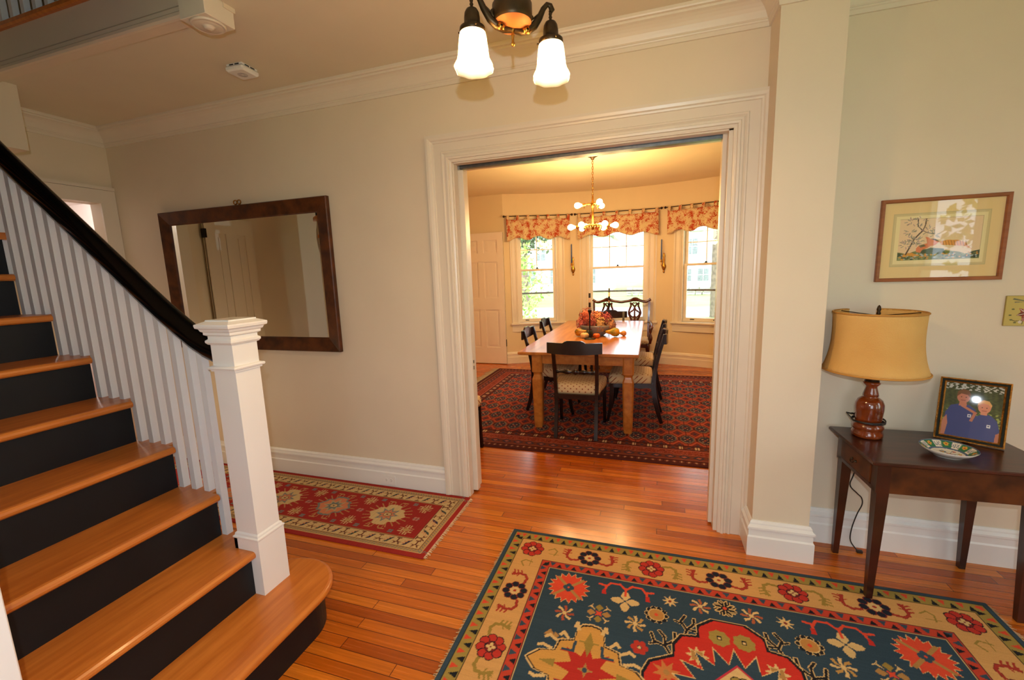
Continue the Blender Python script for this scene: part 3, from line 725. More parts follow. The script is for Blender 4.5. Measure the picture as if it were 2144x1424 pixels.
# gallery edge above: beam, landing nosing, upstairs balusters and the drop of the upstairs newel
struct(MB().box(-3.85, -1.905, 1.70, 1.76, ZC - .02, 3.02).build('trim_9', CREAM))
bm_ = MB().sweep([(-3.85, 1.70, ZC), (-2.04, 1.70, ZC)], (0, 0, 1), [(0, -.022), (.012, -.020), (.018, -.010), (.018, .004), (.010, .012), (.010, .030), (.004, .040), (0, .040)], -1)
struct(bm_.build('trim_10', CREAM))
gal = empty('gallery_balustrade', (-2.9, 1.72, 3.02), 0, 'upstairs balustrade with white balusters over an orange wood nosing', 'balustrade')
g = MB().box(-.95, .79, -.045, .30, 0, .035, bev=.008); g.build('nosing', TREAD, gal)
for q in range(16): MB().box(-.90 + q * .105, -.90 + q * .105 + .03, -.015, .015, .035, .85).build('baluster', WHITE, gal)
MB().tube([(-.95, 0, .88), (.79, 0, .88)], .034, 10, ry=.04).build('handrail', RAILB, gal)
dp = empty('post_drop', (-1.9875, 1.6805, 2.74), 0, 'square white post drop with a round turned rosette under the ceiling', 'newel drop')
MB().box(-.0775, .0775, -.0745, .0745, 0, .40, bev=.002).build('post_block', TRIM, dp)
MB().lathe([(0, -.020), (.014, -.020), (.020, -.016), (.022, -.010), (.030, -.008), (.055, -.010), (.062, -.006), (.066, -.010), (.070, -.006), (.072, 0), (0, 0)], 32).build('rosette', TRIM, dp)

# ------------------------------------------------------------------ wall mirror
mir = empty('wall_mirror', (-2.998, YW, 1.572), 0, 'large wall mirror in a wide dark burl wood frame', 'mirror')
MW, MH = .835, .553
tilt = T(0, 0, 0, 0, math.radians(0.0))
fr = MB(); FW = .105
fr.sweep([(-MW, -.006, -MH), (-MW, -.006, MH), (MW, -.006, MH), (MW, -.006, -MH)], (0, -1, 0), [(-FW, .0), (-FW, .010), (-FW + .008, .018), (-.030, .030), (-.006, .034), (0, .028), (0, 0)], 1, closed=True)
fr.build('mirror_frame', BURL, mir)
MB().box(-MW + FW - .008, MW - FW + .008, -.014, -.010, -MH + FW - .008, MH - FW + .008).build('mirror_glass', MIRROR, mir)
hk = MB()
for sx in (-1, 1):
    hk.tube([(sx * .019 + .017 * math.cos(t), -.012, MH + .024 + .015 * math.sin(t)) for t in [2 * PI * k / 10 for k in range(11)]], .0045, 6)
    hk.box(sx * .019 - .005, sx * .019 + .005, -.016, -.004, MH - .004, MH + .010)
hk.build('hanging_hook', BRASS, mir)

# electrical outlet set in the baseboard
ol = empty('electrical_outlet', (-1.845, YW - .0245, .055), 0, 'white electrical outlet set sideways in the baseboard', 'outlet')
MB().box(-.058, .058, -.005, 0, -.036, .036, bev=.0015).build('cover_plate', WHITE, ol)
for sx in (-.021, .021):
    rc = MB().prism([(sx + .016 * math.cos(t), .015 * math.sin(t)) for t in [2 * PI * k / 16 for k in range(16)]], .004, .0065, Matrix.Rotation(PI / 2, 4, 'X')).build('receptacle', WHITE, ol)
    sl = MB()
    for dz in (-.006, .006): sl.box(sx - .004, sx + .004, -.0068, -.006, dz - .001, dz + .001)
    sl.box(sx + .007, sx + .010, -.0068, -.006, -.002, .002); sl.build('slot', DARK, rc)

# smoke detector on the hall ceiling
sd = empty('smoke_detector', (-2.375, 2.195, ZC), math.radians(3), 'square white detector on the ceiling with a central grille', 'detector')
m_ = MB().box(-.064, .064, -.064, .064, -.042, -.012, bev=.008); m_.box(-.056, .056, -.056, .056, -.010, 0); m_.build('housing', WHITE, sd)
for sx in (-1, 1):
    for t_ in (-.035, .005):
        MB().box(sx * .0565 - .001, sx * .0565 + .001, t_, t_ + .03, -.009, -.003).build('vent', DARK, sd)
        MB().box(t_, t_ + .03, sx * .0565 - .001, sx * .0565 + .001, -.009, -.003).build('vent', DARK, sd)
gg = MB()
for k in range(3): gg.lathe([(.010 + k * .007, -.0425), (.012 + k * .007, -.044), (.013 + k * .007, -.0425)], 20)
gg.build('speaker_grille', pmat('grey_plastic', (.4, .38, .36), .5), sd)

# bathroom ceiling light seen through the far doorway
bl = empty('ceiling_light', (-5.2, 2.50, 2.42), 0, 'round white ceiling light glowing in the room beyond the far doorway', 'light')
MB().lathe([(0, -.05), (.09, -.045), (.13, -.02), (.135, 0), (0, 0)], 24).build('diffuser', pmat('lit_diffuser', (1, 1, 1), .4, emit=(.85, .95, 1), es=14), bl)
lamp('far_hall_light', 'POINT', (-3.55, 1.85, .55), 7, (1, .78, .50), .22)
lamp('bathroom_bulb', 'POINT', (-5.2, 2.50, 2.28), 20, (1, .93, .86), .08)

# ------------------------------------------------------------------ hall ceiling fixture
HC = (-.455, 1.507)
hf = empty('ceiling_lamp', (HC[0], HC[1], 2.35), math.atan2(.165, .222), 'bronze two-light hall fixture with glowing frosted bell glass shades', 'lamp')
m_ = MB().lathe([(0, .0), (.030, .002), (.055, .012), (.064, .020), (.066, .030), (.066, .072), (.058, .082), (.030, .086), (0, .088)], 36); pan = m_.build('pan', BRONZE, hf)
MB().lathe([(0, -.0012), (.030, .0008), (.054, .0108), (.0625, .0185)], 36).build('pan_face', COPPER, pan)
MB().tube([(0, 0, .085), (0, 0, .44)], .009, 10).build('stem', BRONZE, hf)
MB().lathe([(0, .44), (.03, .442), (.05, .452), (.06, .479), (0, .479)], 28).build('canopy', BRONZE, hf)
m_ = MB().lathe([(0, -.052), (.005, -.050), (.0065, -.044), (.004, -.036), (.0045, -.022), (.0065, -.018), (.004, -.014), (.005, -.008), (.007, -.002), (.010, .004), (0, .006)], 14, wob=lambda a, z, k: 1 + .12 * math.sin(4 * a + z * 300)); m_.build('pull_finial', BRASS, hf)
HD = .138
for sx in (-1, 1):
    m_ = MB()
    pth = [(sx * .004, 0, -.004), (sx * .03, 0, -.004), (sx * .055, 0, .006), (sx * .078, 0, .022), (sx * .098, 0, .050), (sx * .112, 0, .078), (sx * .126, 0, .094), (sx * .138, 0, .092), (sx * .144, 0, .080), (sx * .138, 0, .072)]
    m_.tube(pth, [.006, .010, .014, .013, .011, .009, .008, .009, .010, .007], 10, ry=[.012, .014, .013, .011, .010, .008, .007, .008, .009, .007])
    m_.tube([(sx * .070, 0, .040), (sx * .095, 0, .060), (sx * .125, 0, .090)], .0028, 6)
    m_.tube([(sx * .060 + .011 * math.cos(t), 0, .040 + .012 * math.sin(t)) for t in [2 * PI * k / 10 for k in range(8)]], .006, 8)
    arm = m_.build('arm', BRONZE, hf)
    m_ = MB().lathe([(0, 0), (.012, 0), (.014, .004), (.008, .008), (.004, .010)], 14, T(sx * .045, -.012, -.002, rx=PI / 2), wob=lambda a, z, k: 1 + .15 * math.cos(6 * a)); m_.build('rosette', BRASS, arm)
    m_ = MB().lathe([(.0045, .072), (.006, .066), (.004, .060), (.0065, .056), (.004, .050), (.008, .046), (.018, .040), (.0235, .030), (.0255, .016), (.0265, -.004), (.034, -.010), (.041, -.014), (.0425, -.030), (.040, -.031), (.036, -.016)], 26, T(sx * HD, 0, 0))
    for q in range(3): a = q * 2 * PI / 3 + .5; m_.ball((sx * HD + .045 * math.cos(a), .045 * math.sin(a), -.022), .004, 8, 6)
    m_.build('shade_holder', BRONZE, hf)
    pr = [(.034, 0), (.040, -.008), (.0445, -.030), (.048, -.058), (.0505, -.084), (.054, -.098), (.0605, -.110), (.0640, -.118), (.0610, -.127), (.0585, -.1285), (.0600, -.118), (.052, -.100), (.046, -.060), (.038, -.010)]
    sh = MB().lathe(pr, 48, wob=lambda a, z, k: 1 + (.035 * math.cos(8 * a) * min(1, max(0, (-z - .03) / .08)) if 0 < k < 13 else 0)).build('lamp_shade', SHADEG, hf)
    sh.location = (sx * HD, 0, -.014)
    bb = MB().ball((0, 0, 0), .020, 14, 10, (1, 1, 1.35)).build('bulb', BULBG, hf); bb.location = (sx * HD, 0, -.075)
    ca, sa = math.cos(hf.rotation_euler.z), math.sin(hf.rotation_euler.z)
    lamp('hall_bulb', 'POINT', (HC[0] + sx * HD * ca, HC[1] + sx * HD * sa, 2.35 - .118), BULB_HALL, WARM, .03)

# ------------------------------------------------------------------ rugs
def fringe(name, x, y0, y1, dirx, parent, mat, ln=.018, n=None, seed=3):
    rnd = random.Random(seed); mb = MB(); n = n or int((y1 - y0) / .008)
    for k in range(n):
        y = y0 + (y1 - y0) * (k + .5) / n; l = ln * rnd.uniform(.6, 1.25); dy = rnd.uniform(-.006, .006); w_ = (y1 - y0) / n * .42
        mb.add([(x, y - w_, .007), (x, y + w_, .007), (x + dirx * l, y + dy + w_ * .6, .0015), (x + dirx * l, y + dy - w_ * .6, .0015)], [(0, 1, 2, 3)])
    o = mb.build(name, mat, parent); o['kind'] = 'stuff'; return o
FRINGE = pmat('wool_fringe', rgb(186, 158, 118), .95, var=.25, vs=80)

def hall_rug():
    cx, cy = .3375, 1.46; hx, hy = 1.1125, .827
    NAVY, DK, CRM, RED, TAN, GRN, ORA, BLU, LT, PUR = rgb(42, 64, 78), rgb(18, 20, 26), rgb(208, 156, 90), rgb(190, 62, 38), rgb(172, 126, 66), rgb(158, 134, 62), rgb(216, 72, 42), rgb(50, 70, 84), rgb(214, 178, 116), rgb(120, 34, 30)
    C_ = Canvas(-hx, hx, -hy, hy, .0036, NAVY)
    R = C_.rect
    def frame(ix, w_, col):
        R(-hx + ix, hx - ix, -hy + ix, hy - ix, col)
    frame(0, 0, BLU); frame(.020, 0, DK); frame(.023, 0, GRN); frame(.078, 0, DK)
    frame(.082, 0, CRM); frame(.232, 0, DK); frame(.237, 0, RED); frame(.280, 0, DK); frame(.284, 0, LT); frame(.288, 0, NAVY)
    def ring_tri(ix, iw, n_x, n_y, colA, colB, edge=None):
        for (L_, n_, f_) in ((hx - ix, n_x, 0), (hy - ix, n_y, 1)):
            off = (hy - ix) if f_ == 0 else (hx - ix)
            for sgn in (-1, 1):
                for k in range(n_):
                    u = -L_ + 2 * L_ * (k + .5) / n_; hw = L_ / n_ * .85; v0 = sgn * (off - .003); v1 = sgn * (off - iw + .003)
                    up = k % 2 == 0; col = colA if up else colB
                    a_, b_ = (v1, v0) if up else (v0, v1)
                    t_ = [(u - hw, a_), (u + hw, a_), (u, a_ + (b_ - a_) * .8)]
                    C_.poly(t_ if f_ == 0 else [(q, p) for p, q in t_], col)
    ring_tri(.026, .050, 64, 46, DK, ORA)
    # red zigzag stripe: dark and grey triangles on red
    ring_tri(.238, .042, 46, 31, DK, BLU)
    # flowers in the cream border
    def hooks(x, y, rot, col, s_=1):
        C_.push(x, y, s_, s_, rot)
        for sx in (-1, 1):
            C_.line([(sx * .060, -.030), (sx * .095, -.036), (sx * .118, -.020), (sx * .122, .010), (sx * .110, .044)], .014, PUR if col is ROSE else col)
            C_.line([(sx * .060, -.030), (sx * .095, -.036), (sx * .118, -.020), (sx * .122, .010), (sx * .110, .044)], .0105, col)
            for yy in (-.004, .016, .034): C_.line([(sx * .118, yy), (sx * .144, yy + .010)], .008, col)
            C_.line([(sx * .118, .012), (sx * .100, .020)], .006, col)
            C_.poly([(sx * .104, .040), (sx * .128, .052), (sx * .118, .010)], col)
        C_.pop()
    bx, by = hx - .157, hy - .157
    OLV = rgb(150, 124, 52); ROSE = rgb(164, 50, 34)
    def fl_red(x, y, rot=0):
        C_.flower(x, y, .062, 8, rgb(186, 48, 34), edge=DK, pr=.0195, rot=rot + .2); C_.disc(x, y, .028, DK); C_.disc(x, y, .024, PUR)
        for a, b_ in ((.012, 0), (-.012, 0), (0, .012), (0, -.012)): C_.disc(x + a, y + b_, .0085, LT)
    def fl_navy(x, y):
        C_.flower(x, y, .060, 8, rgb(20, 26, 40), edge=PUR, pr=.0165, rot=.2); C_.disc(x, y, .024, LT); C_.star(x, y, .030, .014, 4, LT); C_.disc(x, y, .008, ROSE)
    nx_ = 6; ny_ = 4
    for sgn in (-1, 1):
        for k in range(nx_ + 1):
            x = -bx + 2 * bx * k / nx_; y = sgn * by; rot = 0 if sgn > 0 else PI
            if k % 2 == 0:
                if 0 < k < nx_: hooks(x, y, rot + PI, OLV)
                fl_red(x, y)
            else: hooks(x, y, rot, ROSE); fl_navy(x, y)
        for k in range(1, ny_):
            y = -by + 2 * by * k / ny_; x = sgn * bx; rot = -PI / 2 if sgn > 0 else PI / 2
            if k % 2 == 0: hooks(x, y, rot + PI, OLV); fl_red(x, y)
            else: hooks(x, y, rot, ROSE); fl_navy(x, y)
        for sy in (-1, 1):
            for (dx, dy, rr) in ((.12, 0, 0), (0, .12, PI / 2)):
                C_.push(sgn * (bx - dx), sy * (by - dy), 1, 1, rr)
                C_.line([(-.03, .01), (0, .03), (.02, .01), (.01, -.03)], .007, OLV); C_.line([(-.02, -.02), (.03, -.02)], .006, OLV)
                C_.pop()
    def pinwheel(x, y, r, cols):
        for k in range(8):
            a = k * PI / 4; c2, s2 = math.cos(a), math.sin(a)
            f = lambda u, v: (x + c2 * u - s2 * v, y + s2 * u + c2 * v)
            C_.poly([f(0, 0), f(r * .5, r * .22), f(r, r * .10), f(r * .9, -r * .18), f(r * .5, -r * .02)], cols[k % len(cols)])
        C_.disc(x, y, r * .22, LT)
    def quad(fn):
        for sx in (-1, 1):
            for sy in (-1, 1):
                C_.push(0, 0, sx, sy); fn(); C_.pop()
    def corner():
        # everything for the upper right quarter, in rug coordinates
        X, Y = .705, .425
        C_.star(X, Y, .106, .080, 18, LT); C_.star(X, Y, .101, .076, 18, ORA)
        for a in (PI / 4, -PI / 4): C_.line([(X - .085 * math.cos(a), Y - .085 * math.sin(a)), (X + .085 * math.cos(a), Y + .085 * math.sin(a))], .016, TAN)
        for a, b_ in ((.014, 0), (-.014, 0), (0, .014), (0, -.014)): C_.disc(X + a, Y + b_, .014, BLU)
        C_.disc(X, Y, .006, ORA)
        # red hook with yellow four-petal flower
        X = .435
        for s_ in (-1, 1):
            C_.line([(X, .48), (X + s_ * .03, .512), (X + s_ * .075, .508), (X + s_ * .095, .478), (X + s_ * .098, .44)], .011, ORA); C_.line([(X + s_ * .09, .485), (X + s_ * .125, .492)], .012, ORA)
            C_.poly([(X + s_ * .092, .46), (X + s_ * .108, .46), (X + s_ * .112, .43), (X + s_ * .09, .43)], rgb(190, 40, 28))
        for k in range(4):
            a = k * PI / 2; C_.push(X, .405, 1, 1, a); C_.poly([(0, 0), (.03, .022), (.058, .012), (.066, 0), (.058, -.012), (.03, -.022)], LT); C_.pop()
        C_.line([(X, .44), (X, .49)], .010, ORA); C_.disc(X, .405, .006, BLU)
        C_.star(.235, .462, .038, .016, 8, LT); C_.disc(.235, .462, .007, PUR)
        C_.flower(.296, .362, .050, 10, DK, edge=LT, pr=.011); C_.disc(.296, .362, .036, LT); C_.disc(.296, .362, .032, rgb(182, 128, 62)); C_.disc(.296, .362, .008, ORA)
        pinwheel(.105, .466, .046, [rgb(170, 88, 50), LT]); pinwheel(.385, .285, .046, [LT, rgb(186, 140, 70)]); pinwheel(.695, .262, .046, [rgb(168, 74, 44), LT])
        # little four-armed motif
        X, Y = .545, .30
        for a in (0, PI / 2, PI, -PI / 2):
            C_.push(X, Y, 1, 1, a); C_.poly([(.012, 0), (.035, .018), (.052, .004), (.052, -.004), (.035, -.018)], TAN if a in (0, PI) else OLV); C_.line([(.02, .02), (.04, .036), (.05, .03)], .004, LT); C_.line([(.02, -.02), (.04, -.036), (.05, -.03)], .004, LT); C_.pop()
        C_.star(X, Y, .022, .009, 4, ORA, PI / 4)
        C_.flower(.364, .165, .036, 6, rgb(180, 50, 34), pr=.014); C_.disc(.364, .165, .007, LT)
        C_.poly([(.735, .16), (.76, .125), (.71, .125)], TAN); C_.poly([(.69, .13), (.715, .15), (.715, .11)], TAN); C_.poly([(.66, .115), (.675, .13), (.69, .115), (.675, .10)], TAN)
        # antler pairs beside the medallion
        for (X, Y, a) in ((.165, .318, PI * .62 - PI / 2), (.262, .212, PI * .38 - PI / 2)):
            C_.push(X, Y, 1, 1, a)
            for col, w_ in ((LT, .016), (DK, .010)):
                C_.line([(0, -.055), (.004, -.01), (-.01, .035), (-.002, .065)], w_, col); C_.line([(.004, -.01), (.040, .02), (.036, .06)], w_, col); C_.line([(.002, -.005), (-.045, .01), (-.06, .045)], w_, col); C_.line([(.03, .01), (.062, .01)], w_ * .8, col)
            C_.pop()
    quad(corner)
    C_.disc(0, .483, .046, DK)
    for k in range(8):
        a = k * PI / 4; C_.push(0, .483, 1, 1, a); C_.line([(.018, 0), (.036, 0), (.046, .010)], .005, LT); C_.line([(.036, 0), (.046, -.010)], .005, LT); C_.line([(.03, .008), (.044, .022)], .004, LT); C_.pop()
    C_.star(0, .483, .012, .008, 4, ORA)
    # big stepped red medallion
    med = [(.055, .392), (-.055, .392)]
    q1 = [(.058, .392), (.122, .340), (.125, .282), (.192, .270), (.225, .218), (.228, .160), (.320, .108), (.345, .05)]
    outline = [(x, y) for x, y in q1] + [(x, -y) for x, y in q1[::-1]] + [(-x, -y) for x, y in q1] + [(-x, y) for x, y in q1[::-1]]
    def scaled(f, d): return [(x + math.copysign(d, x), y + math.copysign(d, y)) for x, y in f]
    C_.poly(scaled(outline, .012), LT); C_.poly(scaled(outline, .009), DK); C_.poly(outline, rgb(196, 44, 30))
    for sx in (-1, 1):
        for sy in (-1, 1):
            C_.star(sx * .047, sy * .302, .044, .038, 8, GRN, .2); C_.rect(sx * .047 - .010, sx * .047 + .010, sy * .302 - .010, sy * .302 + .010, DK); C_.rect(sx * .047 - .006, sx * .047 + .006, sy * .302 - .006, sy * .302 + .006, LT)
            C_.star(sx * .142, sy * .188, .048, .024, 8, LT); C_.star(sx * .142, sy * .188, .030, .02, 4, TAN, PI / 4); C_.disc(sx * .142, sy * .188, .008, BLU)
            C_.star(sx * .262, sy * .078, .056, .026, 8, rgb(196, 120, 60), .3); C_.disc(sx * .262, sy * .078, .012, TAN)
    C_.star(0, 0, .262, .182, 20, LT, PI / 2); C_.star(0, 0, .250, .176, 20, NAVY, PI / 2); C_.poly([(0, .182), (.182, 0), (0, -.182), (-.182, 0)], rgb(190, 44, 60)); C_.poly([(0, .174), (.174, 0), (0, -.174), (-.174, 0)], LT)
    C_.flower(0, .085, .045, 6, GRN, edge=DK); C_.flower(0, -.085, .045, 6, GRN, edge=DK); C_.star(0, 0, .06, .03, 8, ORA); C_.disc(0, .085, .010, ORA)
    # cream side medallions with a red star
    for sx in (-1, 1):
        C_.push(0, 0, sx, 1)
        c0 = .565
        q = [(.0, .205), (.034, .198), (.052, .172), (.058, .120), (.112, .104), (.122, .055), (.178, .042), (.218, .0)]
        o_ = [(c0 + x, y) for x, y in q] + [(c0 + x, -y) for x, y in q[::-1]] + [(c0 - x, -y) for x, y in q] + [(c0 - x, y) for x, y in q[::-1]]
        def sc2(d): return [(c0 + (x - c0) * (1 + d), y * (1 + d)) for x, y in o_]
        C_.poly(sc2(.13), LT); C_.poly(sc2(.09), DK); C_.poly(sc2(.05), rgb(206, 150, 70))
        for a, b_ in ((.05, .19), (.09, .135), (.135, .11), (.15, .065), (-.05, .19), (-.09, .135), (-.135, .11), (-.15, .065)):
            for s_ in (-1, 1): C_.line([(c0 + a, s_ * b_), (c0 + a * 1.22, s_ * b_ * 1.16), (c0 + a * 1.34, s_ * b_ * 1.06)], .014, LT)
        C_.star(c0, 0, .125, .062, 8, rgb(180, 40, 28)); C_.star(c0, 0, .034, .012, 4, TAN); C_.disc(c0, 0, .010, BLU)
        for s_ in (-1, 1):
            C_.poly([(c0 - .02, s_ * .125), (c0, s_ * .185), (c0 + .02, s_ * .125), (c0, s_ * .06)], OLV); C_.line([(c0 - .035, s_ * .13), (c0 + .035, s_ * .13)], .010, OLV)
            C_.poly([(c0 + s_ * .12, -.018), (c0 + s_ * .19, 0), (c0 + s_ * .12, .018)], OLV)
            for t_ in (-1, 1): C_.line([(c0 + s_ * .10, t_ * .075), (c0 + s_ * .06, t_ * .075), (c0 + s_ * .055, t_ * .12)], .012, BLU); C_.line([(c0 + s_ * .108, t_ * .066), (c0 + s_ * .052, t_ * .066)], .005, rgb(180, 40, 28))
        C_.pop()
    # woven mottling
    C_.im = C_.im * .84 + .008
    rs = np.random.RandomState(2); C_.im *= (1 + .10 * (rs.rand(C_.ny, 1, 1) - .5)) * (1 + .06 * (rs.rand(C_.ny, C_.nx, 1) - .5))
    root = empty('area_rug', (cx, cy, .0005), 0, 'navy and cream oriental rug with a red stepped medallion in the foreground', 'rug')
    o = C_.mesh('rug_pile', PILE, 0, .010, root)
    fringe('fringe', -hx, -hy + .004, hy - .004, -1, root, FRINGE, .016, 240); f2 = fringe('fringe', hx, -hy + .004, hy - .004, 1, root, FRINGE, .022, 240, 5)
    return root
hall_rug()

def runner():
    x0, x1 = -3.95, -1.182; y0, y1 = 1.893, 2.563; cx, cy = (x0 + x1) / 2, (y0 + y1) / 2; hx, hy = (x1 - x0) / 2, (y1 - y0) / 2
    RED, CRM, TAN, DK, NV, BLU, BRN, ROSE = rgb(150, 44, 38), rgb(196, 166, 116), rgb(176, 138, 84), rgb(36, 30, 34), rgb(36, 40, 62), rgb(112, 118, 112), rgb(92, 44, 34), rgb(196, 120, 84)
    C_ = Canvas(-hx, hx, -hy, hy, .0042, RED)
    def fr(ix, col): C_.rect(-hx + ix, hx - ix, -hy + ix, hy - ix, col)
    fr(0, RED); fr(.030, DK); fr(.033, CRM); fr(.037, TAN)
    # small guard stripe with ticks
    for k in range(int(2 * hx / .020)):
        x = -hx + .04 + k * .020
        for s_ in (-1, 1): C_.line([(x, s_ * (hy - .042)), (x + .010, s_ * (hy - .056))], .006, BLU)
    for k in range(int(2 * hy / .020)):
        y = -hy + .04 + k * .020
        for s_ in (-1, 1): C_.line([(s_ * (hx - .042), y), (s_ * (hx - .056), y + .010)], .006, BLU)
    fr(.062, BRN); fr(.066, CRM); fr(.140, BRN); fr(.144, TAN); fr(.147, RED)
    def leafy(x, y, rot, k):
        C_.push(x, y, 1, 1, rot)
        if k % 2 == 0:
            C_.poly([(-.028, -.030), (-.005, -.020), (.022, .030), (-.002, .020)], NV if k % 4 == 0 else rgb(30, 60, 58))
            for t in (-.6, -.1, .4): C_.line([(t * .022, t * .03), (t * .022 + .020, t * .03 - .006)], .005, ROSE)
        else:
            C_.line([(0, -.030), (0, 0), (-.020, .026)], .007, BRN); C_.line([(0, 0), (.020, .026)], .007, BRN); C_.line([(-.012, .010), (-.024, .006)], .006, BRN); C_.line([(.012, .010), (.026, .006)], .006, BRN); C_.line([(-.012, -.03), (.014, -.03)], .007, BRN)
        C_.pop()
    nb = int(2 * (hx - .1) / .062)
    for k in range(nb + 1):
        x = -(hx - .103) + 2 * (hx - .103) * k / nb
        for s_ in (-1, 1): leafy(x, s_ * (hy - .103), 0 if s_ > 0 else PI, k)
    for k in range(1, 8):
        y = -(hy - .103) + 2 * (hy - .103) * k / 8
        for s_ in (-1, 1): leafy(s_ * (hx - .103), y, -PI / 2 * s_, k)
    # pale medallions along the middle, comb-edged
    def comb(x, y, r, col, n=3):
        for a in (0, PI / 2, PI, -PI / 2):
            C_.push(x, y, 1, 1, a); C_.line([(0, 0), (r, 0)], .006, col)
            for q in (-1, 0, 1): C_.line([(r * .55, q * r * .4), (r, q * r * .4)], .006, col)
            C_.line([(r * .55, -r * .4), (r * .55, r * .4)], .006, col); C_.pop()
    k = 0; x = hx - (x1 + 1.635) if False else (-1.635 - cx)
    while x > -hx + .2:
        big = [(0, .118), (.045, .112), (.055, .075), (.095, .068), (.10, .040), (.135, .0)]
        o_ = [(x + a, b) for a, b in big] + [(x + a, -b) for a, b in big[::-1]] + [(x - a, -b) for a, b in big] + [(x - a, b) for a, b in big[::-1]]
        for a in np.linspace(0, 2 * PI, 22, endpoint=False): C_.line([(x + .08 * math.cos(a), .07 * math.sin(a)), (x + .165 * math.cos(a), .142 * math.sin(a))], .006, TAN)
        for s_ in (-1, 1):
            for t in (-1, 1): C_.line([(x + t * .03, s_ * .150), (x + t * .07, s_ * .150)], .007, TAN); C_.line([(x + t * .05, s_ * .12), (x + t * .05, s_ * .150)], .007, TAN)
        C_.poly(o_, CRM if k % 2 == 0 else BLU); C_.poly([(x + (a - x) * .86, b * .86) for a, b in o_], CRM if k % 2 == 0 else ROSE)
        C_.star(x, 0, .085, .045, 8, BLU if k % 2 == 0 else rgb(176, 150, 112)); C_.star(x, 0, .06, .034, 8, ROSE if k % 2 == 0 else BLU); C_.disc(x, 0, .030, DK, .024); C_.disc(x, 0, .026, CRM, .021)
        C_.star(x, 0, .016, .005, 4, BRN, PI / 4)
        for s_ in (-1, 1):
            comb(x + .215, s_ * .122, .045, CRM); C_.rect(x + .215 - .016, x + .215 + .016, s_ * .122 - .016, s_ * .122 + .016, TAN)
            C_.flower(x + .125, s_ * .155, .020, 4, BLU, rot=PI / 4); C_.flower(x - .125, s_ * .155, .020, 4, BLU, rot=PI / 4)
        C_.flower(x + .215, 0, .024, 4, rgb(176, 120, 100), rot=PI / 4, core=RED); C_.rect(x + .19, x + .24, -.004, .004, BLU)
        x -= .428; k += 1
    rs = np.random.RandomState(4); C_.im *= (1 + .10 * (rs.rand(1, C_.nx, 1) - .5)) * (1 + .08 * (rs.rand(C_.ny, C_.nx, 1) - .5))
    root = empty('runner_rug', (cx, cy, .0005), 0, 'long red runner rug with cream borders lying along the wall under the mirror', 'rug')
    C_.mesh('rug_pile', PILE, 0, .008, root)
    fringe('fringe', hx, -hy + .004, hy - .004, 1, root, pmat('pale_fringe', rgb(206, 180, 146), .95, var=.2, vs=80), .020, 100)
runner()

